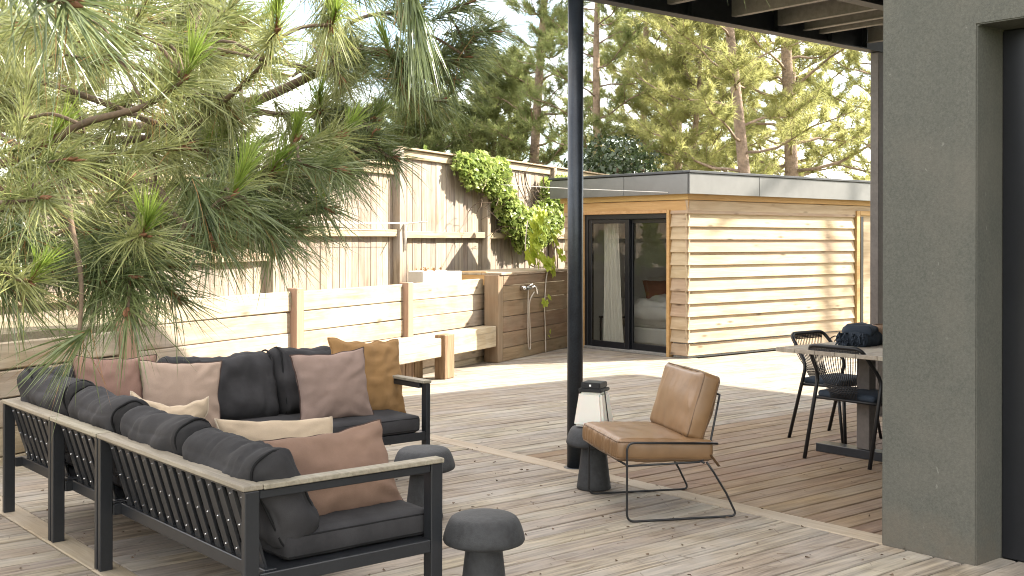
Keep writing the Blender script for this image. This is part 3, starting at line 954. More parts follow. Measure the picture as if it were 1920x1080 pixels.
# ------------------------------------------------------------------ house
house = thing('house', 'grey green rendered house corner with a deep dark glazed opening', 'house', T(5.04, 2.7, 0))
prof = [(3.207, -.05), (3.207, 4.5), (-8, 4.5), (-8, 2.495), (2.715, 2.495), (2.715, -.05)]
V = [(5.04, a, b) for a, b in prof] + [(5.40, a, b) for a, b in prof]
Fc = [(0, 1, 2, 3, 4, 5), (11, 10, 9, 8, 7, 6)] + [(i, i + 6, (i + 1) % 6 + 6, (i + 1) % 6) for i in range(6)]
bm = bmesh.new()
bv = [bm.verts.new(p) for p in V]
for q in Fc: bm.faces.new([bv[i] for i in q])
bmesh.ops.recalc_face_normals(bm, faces=bm.faces)
bmesh.ops.bevel(bm, geom=[e for e in bm.edges], offset=.006, segments=2, affect='EDGES')
me = bpy.data.meshes.new('wall'); bm.to_mesh(me); bm.free()
add('wall', me, house, mat=M_stucco)
box('wall', (5.402, -8, -.05), (14.0, 3.205, 4.5), M_stucco_dark, house, 0)
gd = add('glazed_door', None, house, T(5.3, 1, 0))
box('frame', (5.272, 2.60, .0), (5.36, 2.712, 2.492), M_frame, gd)
box('frame', (5.272, -8, 2.40), (5.36, 2.598, 2.492), M_frame, gd)
box('frame', (5.272, -8, .0), (5.36, 2.598, .08), M_frame, gd)
box('pane', (5.318, -8, .081), (5.326, 2.599, 2.399), M_darkpane, gd, 0)
box('roof', (6.95, -8, 4.502), (15.25, 6.6, 4.72), M_stucco, house, .01)  # unseen roof inferred from its shadow, extent shaped to shade the deck

# ------------------------------------------------------------------ sofa
def copy_tree(o, M, parent=None, label=None):
    c = o.copy(); C.objects.link(c)
    if parent is None:
        c.parent = None; c.matrix_basis = M
    else:
        c.parent = parent
    WM[c.name] = M
    if label: c['label'] = label
    for ch in list(o.children):
        copy_tree(ch, M @ ch.matrix_basis, c)
    return c

CAPZ = .60
def sofa_module(name, label, M, L, arm0=False, arm1=False, back0=False, front=.87):
    t = thing(name, label, 'sofa section', M, 'sections of the corner sofa')
    def lb(n, lo, hi, mat, bev=.003): return box(n, lo, hi, mat, t, bev, M)
    lb('leg', (0, 0, 0), (.030, .058, CAPZ - .002), M_metal)
    lb('leg', (L - .030, 0, 0), (L, .058, CAPZ - .002), M_metal)
    for x, arm in ((0, arm0), (L - .056 if arm1 else L - .03, arm1)):
        w = .03 if not (arm1 and x > 0) else .056
        lb('leg', (x, front - .056, 0), (x + w, front, CAPZ - .002 if arm else .244), M_metal)
    lb('top_cap', (0, -.006, CAPZ), (L, .072, CAPZ + .019), M_cap)
    lb('frame_rail', (.031, .095, .246), (L - .031, .145, .298), M_metal)
    lb('frame_rail', (.031, front - .05, .246), (L - .031, front - .004, .298), M_metal)
    for x in (0.001, L - .031):
        lb('frame_rail', (x, .06, .247), (x + .03, front - .058, .297), M_metal)
    lb('seat_panel', (.032, .146, .270), (L - .032, front - .051, .296), M_metal, 0)
    lb('top_rail', (.031, .016, CAPZ - .016), (L - .031, .045, CAPZ - .002), M_metal)
    for x, arm in ((0, arm0), (L - .056, arm1)):
        if arm:
            lb('arm_cap', (x - (0 if x else .006), .073, CAPZ), (x + .056 + (.006 if x else 0), front + .004, CAPZ + .019), M_cap)
            lb('arm_rail', (x + .004, .06, CAPZ - .034), (x + .05, front - .058, CAPZ - .003), M_metal)
    n = int((L - .08) / .088)
    riv = []
    for k in range(n):
        x = .045 + (L - .09) * (k + .5) / n
        a = M @ Vector((x, .030, CAPZ - .012)); b = M @ Vector((x, .118, .296))
        nrm = M.to_3x3() @ Vector((0, -1, -.45))
        board('slat', a, b, .052, .012, M_metal, t, normal=nrm, bevel=.002)
        for q in (.08, .5, .88):
            riv.append(Vector((x, .030 + .088 * q - .0068, (CAPZ - .012) + (.296 - CAPZ + .012) * q - .002)))
    V, Fc = [], []
    for p in riv:
        o = len(V)
        for dx, dy, dz in ((.0045, 0, 0), (0, 0, .0045), (-.0045, 0, 0), (0, 0, -.0045), (0, -.004, 0)):
            V.append(p + Vector((dx, dy, dz)))
        Fc += [(o, o + 1, o + 4), (o + 1, o + 2, o + 4), (o + 2, o + 3, o + 4), (o + 3, o, o + 4)]
    add('rivets', pmesh('rivets', V, Fc), t, M, kind='stuff', mat=M_chrome)
    if back0:
        lb('top_cap', (-.0, .073, CAPZ), (.07, front, CAPZ + .024), M_cap)
        for k in range(10):
            y = .12 + (front - .2) * k / 10
            a = M @ Vector((.03, y, CAPZ - .006)); b = M @ Vector((.18, y, .30))
            board('slat', a, b, .038, .012, M_metal, t, normal=M.to_3x3() @ Vector((-1, 0, -.45)), bevel=.002)
    return t

UB = 1.886
MC = T(UB, 5.19, 0, -math.pi / 2); MB_ = T(UB, 5.83, 0, -math.pi / 2); MA = T(UB, 6.63, 0, -math.pi / 2); MD = T(4.22, 6.745, 0, math.pi)
sofa_module('sofa_section', 'near sofa section with slatted back and open armrest on dark metal legs', MC, 1.44, arm1=True)
sofa_module('sofa_section', 'short armless sofa section between the near section and the corner section', MB_, .625)
sofa_module('sofa_section', 'corner sofa section at the far end of the slatted back, beside the border board', MA, .785, back0=True)
sofa_module('sofa_section', 'far sofa section in front of the timber bench with the ochre cushion on it', MD, 1.44, arm0=True)

def piped(name, me, parentless_M, mat, label, cat, group, half, pipe_mat, zoff, inset):
    o = add(name, me, None, parentless_M, label, cat, group, mat=mat)
    hx, hy = half
    r = inset
    loop = []
    for (cx, cy, a0) in ((hx - r, hy - r, 0), (-hx + r, hy - r, 90), (-hx + r, -hy + r, 180), (hx - r, -hy + r, 270)):
        for k in range(6):
            a = R(a0 + 90 * k / 5)
            loop.append((cx + r * math.cos(a), cy + r * math.sin(a), 0))
    for z in zoff:
        tube('piping', [(x * 1.002, y * 1.002, z) for x, y, _ in loop], .0042, pipe_mat, o, 5, parentless_M, closed=True)
    return o

def seat_cushion(M, x0, x1, y0, y1, seed, label):
    hx, hy = (x1 - x0) / 2, (y1 - y0) / 2
    me = soft_box(hx, hy, .052, .024, .012, .004, seed, (24, 16, 4))
    piped('seat_cushion', me, M @ Matrix.Translation(((x0 + x1) / 2, (y0 + y1) / 2, .352)), M_char, label, 'seat cushion', 'sofa seat cushions', (hx - .004, hy - .004), M_blkpiping, (.036, -.036), .03)
seat_cushion(MC, .02, 1.375, .20, .868, 1, 'charcoal seat cushion of the near sofa section under the tan cushion')
seat_cushion(MB_, .01, .615, .20, .868, 2, 'charcoal seat cushion of the short armless section, mostly hidden behind the backrest')
seat_cushion(MA, .10, .775, .20, .868, 3, 'charcoal seat cushion in the corner of the sofa under the brown cushions')
seat_cushion(MD, .07, 1.43, .20, .868, 4, 'long charcoal seat cushion of the far sofa section under the mauve and ochre cushions')

def back_cushion(M, xc, w, h, seed, label, tilt=24, yc=.235, zc=.570, roll=0.0, th=.086):
    r = .068
    me = soft_box(w / 2, h / 2, th, r, .026, .026, seed, (44, 32, 8), sag=.028)
    Mx = M @ Matrix.Translation((xc, yc, zc)) @ Matrix.Rotation(roll, 4, 'Y') @ Matrix.Rotation(R(90 + tilt), 4, 'X')
    o = add('back_cushion', me, None, Mx, label, 'back cushion', 'charcoal back cushions', mat=M_char)
    for sx in (-1, 1):
        loop = []
        ey, ez, cr = h / 2 - .10 * r, th - .06 * r, .9 * r
        for cy, cz, a0 in ((ey - cr, ez - cr, 0), (-ey + cr, ez - cr, 90), (-ey + cr, -ez + cr, 180), (ey - cr, -ez + cr, 270)):
            for k in range(6):
                a = R(a0 + 18 * k)
                loop.append((sx * (w / 2 - .45 * r), cy + cr * math.cos(a), cz + cr * math.sin(a)))
        tube('piping', loop, .006, M_blkpiping, o, 5, Mx, closed=True)
    return o
back_cushion(MC, 1.065, .64, .40, 11, 'near charcoal back cushion behind the tan cushion, its piped end facing out', 27, .205, .535, .02)
back_cushion(MC, .375, .66, .41, 12, 'charcoal back cushion behind the near one, beside the cream cushion', 25, .21, .548, -.03)
back_cushion(MB_, .31, .62, .41, 13, 'charcoal back cushion on the short section, its top above the second leg pair', 24, .215, .56, .03)
back_cushion(MA, .44, .62, .42, 14, 'charcoal back cushion at the far end of the slatted back, under the pine needles', 23, .22, .57, -.02)
back_cushion(MD, 1.13, .72, .44, 15, 'wide charcoal back cushion on the far side between the beige and mauve cushions', 17, .25, .59, .01)
back_cushion(MD, .41, .70, .45, 16, 'charcoal back cushion on the far side behind the mauve and ochre cushions', 17, .25, .595, -.02)
back_cushion(MD, 1.93, .66, .44, 17, 'charcoal back cushion in the far corner behind the brown mauve cushion', 17, .25, .585, .02)

def scatter(name, w, h, t, seed, ctr, rz, tilt, mat, pipe, label, roll=0, crush=0.0, ears=.10, wr=.011):
    me, rim = pillow_mesh(w, h, t, seed, crush=crush, ears=ears, wr=wr)
    M = Matrix.Translation(ctr) @ Matrix.Rotation(R(rz), 4, 'Z') @ Matrix.Rotation(R(-tilt), 4, 'X') @ Matrix.Rotation(R(roll), 4, 'Y')
    o = add(name, me, None, M, label, 'cushion', 'scatter cushions on the sofa', mat=mat)
    tube('seam', rim, .0045, pipe, o, 5, M, closed=True)
    return o
scatter('scatter_cushion', .47, .45, .15, 1, (2.41, 6.36, .625), -6, 16, M_brownmauve, M_piping, 'brown mauve linen cushion in the far corner, leftmost of the cushions on the far side', 3)
scatter('scatter_cushion', .47, .43, .15, 2, (2.73, 6.22, .60), -10, 18, M_beigemauve, M_piping, 'pale beige mauve linen cushion leaning on the brown mauve one', 4)
scatter('scatter_cushion', .40, .36, .16, 3, (2.42, 5.70, .52), -24, 22, M_cream, M_crpiping, 'small crumpled cream cushion with a dented top in front of the beige mauve one', 8, .16, wr=.020)
scatter('scatter_cushion', .50, .44, .15, 4, (3.66, 6.12, .60), -5, 15, M_mauve, M_piping, 'square mauve grey linen cushion in front of the ochre cushion', -2)
scatter('scatter_cushion', .60, .50, .15, 5, (4.01, 6.27, .62), 10, 14, M_ochre, M_ochre, 'ochre linen cushion beside the far armrest, partly behind the mauve one', 5, .06, .08, .020)
scatter('scatter_cushion', .60, .36, .15, 6, (2.58, 4.76, .505), 1, 30, M_cream, M_crpiping, 'flat cream cushion with pale piped edge behind the large tan cushion', 5)
scatter('scatter_cushion', .66, .38, .20, 7, (2.42, 4.09, .535), 1, 24, M_tan, M_piping, 'large tan cushion with dark piped edge on the near seat', -3, wr=.014)

# ------------------------------------------------------------------ stools, lantern
SP = [(.0, 0), (.098, 0), (.104, .006), (.100, .03), (.088, .13), (.076, .235), (.073, .266), (.12, .264), (.150, .262), (.163, .268), (.168, .278),
      (.165, .296), (.155, .328), (.144, .353), (.134, .366), (.120, .374), (.07, .379), (0.0, .381)]
st = thing('mushroom_stool', 'nearest black mushroom shaped stool on the deck in front of the sofa armrest', 'stool', T(2.92, 3.69, 0), 'black mushroom stools')
lathe('stem', [p for p in SP[:7]], M_stool, st, 48, T(2.92, 3.69, 0))
lathe('cap', [(0.0, .262)] + SP[7:], M_stool, st, 64, T(2.92, 3.69, 0))
copy_tree(st, T(3.60, 5.07, 0, 1.1), None, 'black mushroom stool half hidden behind the near sofa armrest')
copy_tree(st, T(4.825, 5.03, 0, 2.3), None, 'black mushroom stool carrying the white lantern next to the steel post')

LM = T(4.82, 5.025, .382, R(-65))
lan = thing('solar_lantern', 'white tapered lantern with black solar top standing on a mushroom stool', 'lantern', LM)
def frustum(r0, r1, z0, z1, b=.02):
    bm = bmesh.new()
    lo = [bm.verts.new((x * r0, y * r0, z0)) for x, y in ((-1, -1), (1, -1), (1, 1), (-1, 1))]
    hi = [bm.verts.new((x * r1, y * r1, z1)) for x, y in ((-1, -1), (1, -1), (1, 1), (-1, 1))]
    bm.faces.new(lo[::-1]); bm.faces.new(hi)
    for i in range(4): bm.faces.new((lo[i], lo[(i + 1) % 4], hi[(i + 1) % 4], hi[i]))
    bmesh.ops.bevel(bm, geom=list(bm.edges), offset=b, segments=4, affect='EDGES')
    me = bpy.data.meshes.new('shade'); bm.to_mesh(me); bm.free()
    return me
add('shade', frustum(.097, .072, 0, .205, .014), lan, LM, mat=M_opal)
add('lid', frustum(.074, .074, .206, .226, .004), lan, LM, mat=M_wire)
add('solar_top', frustum(.062, .062, .227, .262, .004), lan, LM, mat=M_wire)
for a in (-1, 1):
    tube('handle', [(a * .079, -.03, .218), (a * .105, -.03, .02)], .0035, M_wire, lan, 6, LM)
add('sensor', frustum(.006, .006, 0, .004, .001), lan, LM @ Matrix.Translation((0, -.0625, .245)) @ Matrix.Rotation(R(90), 4, 'X'), mat=M_white)

# ------------------------------------------------------------------ leather lounge chair
LC = T(4.80, 4.465, 0, math.atan2(.446, -.895))
lc = thing('lounge_chair', 'low tan leather lounge chair on thin black wire frame', 'chair', LC)
for y in (.345, -.345):
    p = fillet([(-.135, y, .305), (-.315, y, .007), (.315, y, .007), (.315, y, .425), (-.20, y, .402)], .045, 6)
    p[0:1] = []
    q = [Vector((-.135, y, .305)), Vector((-.175, y, .25)), Vector((-.25, y, .13))] + p[1:]
    tube('leg_frame', q, .0062, M_wire, lc, 8, LC)
    tube('seat_rod', fillet([(.315, y, .302), (-.12, y * .93, .302), (-.165, y * .86, .345), (-.240, y * .80, .655)], .06, 5), .0058, M_wire, lc, 8, LC)
tube('front_rod', [(.309, -.345, .302), (.309, .345, .302)], .0058, M_wire, lc, 8, LC)
tube('rear_rod', [(-.12, -.345, .302), (-.12, .345, .302)], .0058, M_wire, lc, 8, LC)
tube('top_rod', [(-.240, -.276, .655), (-.240, .276, .655)], .0058, M_wire, lc, 8, LC)
for k in range(5):
    y = -.18 + .09 * k
    tube('back_rod', [(-.155, y, .335), (-.240, y, .655)], .004, M_wire, lc, 6, LC)
def leather_cushion(name, hx, hy, hz, M, seed, bulge, wr, pleats=False):
    me = soft_box(hx, hy, hz, .028, bulge, wr, seed, (30, 96, 10))
    if pleats:                       # gathered leather along the front edge
        for vtx in me.vertices:
            if vtx.co.x > hx - .012:
                f = min(1, (vtx.co.x - hx + .012) / .012) * max(0, 1 - (vtx.co.z / hz) ** 4)
                vtx.co.x += f * (.0042 * math.sin(vtx.co.y * 205 + 1.5 * math.sin(vtx.co.y * 23)) + .003 * math.sin(vtx.co.y * 61))
    o = add(name, me, lc, M, mat=M_leather)
    loop = []
    r = .03
    for (cx, cy, a0) in ((hx - r, hy - r, 0), (-hx + r, hy - r, 90), (-hx + r, -hy + r, 180), (hx - r, -hy + r, 270)):
        for k in range(6):
            a = R(a0 + 18 * k); loop.append((cx + r * math.cos(a), cy + r * math.sin(a), 0))
    for z in (hz - .012, -hz + .012):
        tube('piping', [(x, y, z) for x, y, _ in loop], .0036, M_leather_pipe, o, 5, M, closed=True)
    return o
leather_cushion('seat_cushion', .275, .318, .057, LC @ Matrix.Translation((.085, 0, .369)) @ Matrix.Rotation(R(-2.5), 4, 'Y'), 21, .022, .006, True)
tl = R(17)
Mb = Matrix(((0, -math.sin(tl), math.cos(tl), -.142), (1, 0, 0, 0), (0, math.cos(tl), math.sin(tl), .588), (0, 0, 0, 1)))
leather_cushion('back_cushion', .285, .182, .058, LC @ Mb, 22, .028, .009)
board('strap', LC @ Vector((-.165, .325, .34)), LC @ Vector((-.215, .33, .275)), .022, .004, M_leather_pipe, lc, normal=(1, 0, .5))

# ------------------------------------------------------------------ dining table and chairs
tb = thing('dining_table', 'dining table with grey plank top on a steel pedestal beside the house corner', 'table', T(7.0, 4.55, 0))
for k in range(6):
    v0 = 4.055 + k * .161
    box('plank', (6.572, v0 + .001, .722), (8.60, v0 + .160, .75), M_table, tb, .002)
box('frame', (6.75, 4.40, .70), (8.4, 4.46, .720), M_rust, tb)
box('frame', (6.75, 4.64, .70), (8.4, 4.70, .720), M_rust, tb)
box('leg', (6.92, 4.50, .062), (7.0, 4.60, .698), M_rust, tb)
box('leg', (8.12, 4.50, .062), (8.2, 4.60, .698), M_rust, tb)
box('foot', (6.90, 4.18, .0), (7.02, 4.92, .06), M_metal, tb)
box('foot', (8.10, 4.18, .0), (8.22, 4.92, .06), M_metal, tb)
box('stretcher', (7.001, 4.53, .34), (8.119, 4.57, .375), M_rust, tb)

def dining_chair(M, label):
    t = thing('dining_chair', label, 'chair', M, 'dark cord dining chairs')
    fr = fillet([(-.255, -.235, .0), (-.250, -.085, .565), (-.205, -.262, .785), (.205, -.262, .785), (.250, -.085, .565), (.255, -.235, .0)], .06, 6)
    tube('rear_frame', fr, .0135, M_wire, t, 10, M)
    for s in (-1, 1):
        tube('front_leg', [(s * .245, .235, 0), (s * .215, .165, .445)], [.011, .0135], M_wire, t, 10, M)
        tube('seat_rail', [(s * .232, -.125, .415), (s * .225, .19, .425)], .011, M_wire, t, 8, M)
    tube('seat_rail', [(-.225, .185, .425), (.225, .185, .425)], .011, M_wire, t, 8, M)
    tube('seat_rail', [(-.235, -.125, .415), (.235, -.125, .415)], .011, M_wire, t, 8, M)
    add('seat', soft_box(.222, .165, .021, .018, .010, .006, 31, (16, 14, 4)), t, M @ Matrix.Translation((0, .03, .444)), mat=M_blanket)
    cords = []
    for k in range(19):
        a = -1 + 2 * k / 18
        cords.append((smooth_path([(a * .185, -.258, .775), (a * .165, -.235, .64), (a * .115, -.185, .52), (a * .10, -.145, .43)], 3), .0030))
    for k in range(5):
        z = .475 + k * .012
        cords.append(([(-.118 - k * .004, -.165 - k * .006, z), (0, -.178 - k * .006, z - .012), (.118 + k * .004, -.165 - k * .006, z)], .003))
    for k in range(4):
        z = .742 + k * .010
        cords.append(([(-.19, -.257 - .001 * k, z), (.19, -.257 - .001 * k, z)], .0048))
    tubes('cord_back', cords, M_cord, t, 5, M)
    return t
dc = dining_chair(T(6.845, 4.55, 0, R(-90)), 'dark cord back dining chair at the end of the table, its back towards the sofa')
copy_tree(dc, T(7.47, 5.15, 0, R(180)), None, 'dark cord back dining chair on the far long side of the table')

bl = thing('folded_blanket', 'navy wool blanket with fringe lying in a heap on the dining table', 'blanket', T(7.18, 4.80, .751))
add('fold', soft_box(.19, .12, .040, .036, .012, .018, 41, (26, 18, 6)), bl, T(7.22, 4.76, .793, R(12)), mat=M_blanket)
add('fold', soft_box(.16, .10, .028, .026, .014, .020, 42, (26, 18, 6)), bl, T(7.23, 4.77, .852, R(22)), mat=M_blanket)
fr_ = []
for k in range(44):
    y = random.uniform(-.10, .10); z = random.uniform(.755, .845)
    b = Matrix.Rotation(R(12), 3, 'Z') @ Vector((-.175, y, 0)) + Vector((7.22, 4.76, z))
    e = b + Matrix.Rotation(R(12), 3, 'Z') @ Vector((-random.uniform(.04, .085), random.uniform(-.03, .03), 0)); e.z = max(.756, z - random.uniform(.0, .05))
    fr_.append((smooth_path([b, (b + e) / 2 + Vector((0, 0, .012)), e], 3), .0042))
tubes('fringe', fr_, M_blanket, bl, 5)
bkt = lathe('basket', [(0, 0), (.075, 0), (.095, .05), (.105, .11), (.10, .135), (.092, .135), (.096, .11), (.086, .05), (.07, .012), (0, .012)], M_basket, None, 32, T(7.44, 4.70, .752))
bkt['label'] = 'small brown wicker basket on the table behind the navy blanket'; bkt['category'] = 'basket'

# ------------------------------------------------------------------ climbers
def vine():
    t = thing('climbing_vine', 'leafy light green climber spilling over the tall fence beside the cabin', 'vine', T(*wp(3.2, FO + .1, .86)))
    clumps = [(1.05, 2.50, .17), (1.3, 2.42, .24), (1.6, 2.44, .27), (1.95, 2.36, .28), (2.25, 2.46, .22), (2.3, 2.15, .26), (2.45, 1.95, .27), (2.7, 1.80, .30), (3.0, 1.66, .33),
              (3.4, 1.62, .32), (3.75, 1.74, .34), (4.1, 1.9, .34), (4.35, 2.12, .30), (4.0, 2.2, .26), (4.6, 2.35, .20)]
    P, S = [], []
    for s, z, r in clumps:
        n = int(900 * r * r / .09)
        for _ in range(n):
            v = Vector((random.gauss(0, 1), random.gauss(0, 1), random.gauss(0, 1)))
            v = v.normalized() * r * 1.22 * random.random() ** .55
            off = FO + .07 + abs(v.y) * .7 + random.uniform(0, .05)
            p = wp(s + v.x, off, z + v.z * .9)
            P.append(p); S.append(random.uniform(.05, .115))
    V, tr = leaves(np.array(P), np.array(S), (nw.x * .8, nw.y * .8, .7), 1.1)
    add('foliage', np_mesh('foliage', V, tr), t, mat=M_vine, kind='stuff')
    st_ = []
    for k in range(9):
        s0 = random.uniform(2.6, 4.6)
        st_.append((smooth_path([wp(s0, FO + .1, .86), wp(s0 - .1, FO + .12, 1.3), wp(s0 - .25, FO + .1, 1.7), wp(s0 - .5 - .12 * k, FO + .14, 2.25), wp(s0 - .7 - .14 * k, FO + .2, 2.5)], 4), .007))
    for k in range(34):
        s0 = random.uniform(1.0, 5.0); z0 = random.uniform(1.4, 2.5)
        st_.append((smooth_path([wp(s0, FO + .15, z0), wp(s0 + random.uniform(-.2, .2), FO + .3, z0 + .12), wp(s0 + random.uniform(-.4, .3), FO + .45, z0 + random.uniform(-.1, .25))], 4), .0035))
    tubes('stem', st_, M_twig, t, 5)
vine()

def grape_leaf_mesh():
    ang = [-90, -62, -40, -12, 12, 38, 62, 80, 90, 100, 118, 142, 168, 192, 220, 242]
    rad = [.10, .42, .36, .50, .36, .52, .38, .50, .60, .50, .38, .52, .36, .50, .36, .42]
    V = [(0, .0, 0)]
    for a, r in zip(ang, rad):
        x, y = r * math.cos(R(a)), r * math.sin(R(a))
        V.append((x, y, .09 * abs(x) - .12 * (x * x + y * y) + .03 * math.sin(a * .35)))
    n = len(ang)
    return pmesh('leaf', V, [(0, 1 + i, 1 + (i + 1) % n) for i in range(n)])
def grape():
    t = thing('grape_vine', 'grape vine with large bright yellow green leaves trailing over the shower wall', 'vine', T(*wp(1.45, SF, 0)))
    lm = grape_leaf_mesh()
    stem = smooth_path([wp(1.30, SF + .03, 0), wp(1.31, SF + .02, .3), wp(1.28, SF + .02, .62), wp(1.33, SF + .018, .95), wp(1.34, SF + .02, 1.12), wp(1.2, SF - .15, 1.16), wp(1.15, SF - .2, 1.4), wp(1.22, SF - .2, 1.75)], 5)
    tube('stem', stem, .0085, M_hose, t, 7)
    tube('stem', smooth_path([wp(1.34, SF + .02, 1.1), wp(1.6, SF - .05, 1.13), wp(1.72, SF - .05, 1.28), wp(1.85, SF - .05, 1.45)], 5), .006, M_twig, t, 6)
    def lf(p, size):
        face = (nw + Vector((random.uniform(-.5, .5), random.uniform(-.5, .5), random.uniform(.0, .9)))).normalized()
        q = face.to_track_quat('Z', 'Y').to_matrix().to_4x4()
        M = Matrix.Translation(p) @ q @ Matrix.Rotation(R(180) + random.uniform(-.7, .7), 4, 'Z') @ Matrix.Scale(size, 4)
        add('leaf', lm, t, M, mat=M_grape)
    for k in range(34):
        f = k / 33
        z = 1.92 - .72 * f
        s = 1.20 + .06 * math.sin(f * 5) + random.uniform(-.13, .15) * (.6 + f * .5)
        lf(wp(s, SF - .06 + random.uniform(-.08, .10), z), random.uniform(.13, .22) * (.75 + .5 * f))
    for k in range(6):
        lf(wp(1.38 + random.uniform(-.10, .12), SF + .05, 1.12 + random.uniform(-.04, .12)), random.uniform(.14, .20))
    for k in range(14):
        lf(wp(1.84 + random.uniform(-.12, .12), SF - .05 + random.uniform(-.05, .1), 1.42 + random.uniform(-.2, .22)), random.uniform(.10, .17))
    lf(wp(1.20, SF + .06, .68), .15); lf(wp(1.34, SF + .06, .74), .11); lf(wp(1.40, SF + .05, .28), .08); lf(wp(1.36, SF + .05, .22), .06)
grape()

def bush(name, ctr, rad, n, leaf, mat, label, seed):
    t = thing(name, label, 'bush', T(ctr[0], ctr[1], .86))
    P = []
    for _ in range(n):
        v = rng.normal(size=3); v /= np.linalg.norm(v)
        q = noise.noise(Vector(v * 2.2) + Vector((seed, 0, 0)))
        r = (1 + .35 * q) * rng.random() ** .3
        P.append((ctr[0] + v[0] * rad[0] * r, ctr[1] + v[1] * rad[1] * r, ctr[2] + v[2] * rad[2] * r))
    P = np.array(P)
    V, tr = leaves(P, rng.uniform(leaf * .6, leaf * 1.2, n), (0, 0, 1), .7)
    add('foliage', np_mesh('foliage', V, tr), t, mat=mat, kind='stuff')
    st_ = []
    for k in range(8):
        a = k * .8
        st_.append((smooth_path([(ctr[0], ctr[1], .5), (ctr[0] + math.cos(a) * rad[0] * .3, ctr[1] + math.sin(a) * rad[1] * .3, ctr[2] - rad[2] * .4), (ctr[0] + math.cos(a) * rad[0] * .75, ctr[1] + math.sin(a) * rad[1] * .75, ctr[2] + rad[2] * .3)], 4), .025))
    tubes('stem', st_, M_twig, t, 5)
bush('evergreen_bush', (15.75, 15.85, 2.55), (.95, .95, .95), 5200, .10, M_bush, 'dark broad leaved evergreen bush showing above the cabin roof beside the post', 3)
bush('shrub', (10.6, 15.2, 2.2), (.7, .7, .75), 1800, .09, M_vine, 'light green shrub peeping over the fence cap behind the climber', 8)

# ------------------------------------------------------------------ pines beyond the fence
def tuft_block(P, D, n, length, width, spread):
    """n needles round every shoot tip P with axis D"""
    k = len(P)
    Pn = np.repeat(P, n, 0); Dn = np.repeat(unit(D), n, 0)
    r = unit(rng.normal(size=(k * n, 3)))
    d = unit(Dn * rng.uniform(.15, 1.0, (k * n, 1)) + r * spread)
    back = rng.uniform(0, .14, (k * n, 1)) * (length / .17)
    B = Pn - Dn * back
    return B, d, rng.uniform(.7, 1.1, k * n) * length, np.full(k * n, width)

def far_pine(label, u, v, h, tr, z0, zc, spread_r, nl, mat, seed, lean=(0, 0), nn=30, group='pines beyond the fence', bare=.45, nw_=.016, nlen=.19):
    rs = random.Random(seed)
    t = thing('pine_tree', label, 'tree', T(u, v, z0), group)
    def tp(f):
        return Vector((u + lean[0] * f + .10 * math.sin(f * 5 + seed), v + lean[1] * f + .08 * math.sin(f * 4 + seed * 2), z0 + (h - z0) * f))
    pts = [tp(k / 14) for k in range(15)]
    tube('trunk', pts, [tr * (1.12 - .95 * (k / 14)) for k in range(15)], M_bark, t, 10)
    br, P, D = [], [], []
    for k in range(nl):
        f = zc + (1 - zc) * ((k + rs.random()) / nl) ** .9
        b = tp(f)
        az = k * 2.4 + rs.uniform(-.5, .5)
        L = spread_r * (1.05 - .80 * ((f - zc) / (1 - zc)) ** 1.3) * rs.uniform(.65, 1.15)
        rise = rs.uniform(.05, .35) + .5 * (f - zc)
        d = Vector((math.cos(az), math.sin(az), 0))
        sag = rs.uniform(-.05, .12)
        lp = [b + d * (L * q) + Vector((0, 0, L * (rise * q * .5 + (rise * .8 - sag) * q * q))) + Vector((0, 0, .06 * math.sin(q * 9 + k))) for q in np.linspace(0, 1, 7)]
        r0 = max(.010, tr * .30 * (1.1 - f))
        br.append((lp, [r0 * (1.0 - .75 * q) for q in np.linspace(0, 1, 7)]))
        P.append(lp[-1]); D.append(lp[-1] - lp[-2])
        ntw = rs.randint(9, 13)
        for j in range(ntw):
            q = bare + (1 - bare) * (j + rs.random()) / ntw
            i = min(5, int(q * 6)); fr2 = q * 6 - i
            s = lp[i].lerp(lp[i + 1], fr2)
            side = d.cross(Vector((0, 0, 1))) * rs.choice((-1, 1))
            td = (d * rs.uniform(.3, 1) + side * rs.uniform(.4, 1.1) + Vector((0, 0, rs.uniform(.05, .8)))).normalized()
            tl_ = rs.uniform(.25, .65) * (.5 + .3 * spread_r / 2)
            e = s + td * tl_ + Vector((0, 0, .10))
            br.append(([s, s.lerp(e, .5) - Vector((0, 0, .02)), e], [.009, .007, .005]))
            for w in (1.0, .8, .6, .4):
                p = s.lerp(e, w) + Vector((rs.uniform(-1, 1), rs.uniform(-1, 1), rs.uniform(-.5, 1))) * .07
                P.append(p); D.append(td + Vector((rs.uniform(-.5, .5), rs.uniform(-.5, .5), rs.uniform(.2, 1.0))))
    tubes('branches', br, M_bark, t, 5)
    B, d, L, Wd = tuft_block(np.array(P), np.array(D), nn, nlen, nw_, .75)
    V, tri = strips(B, d, L, Wd, np.full(len(L), .12), 1)
    add('needles', np_mesh('needles', V, tri), t, mat=mat, kind='stuff')
    return t

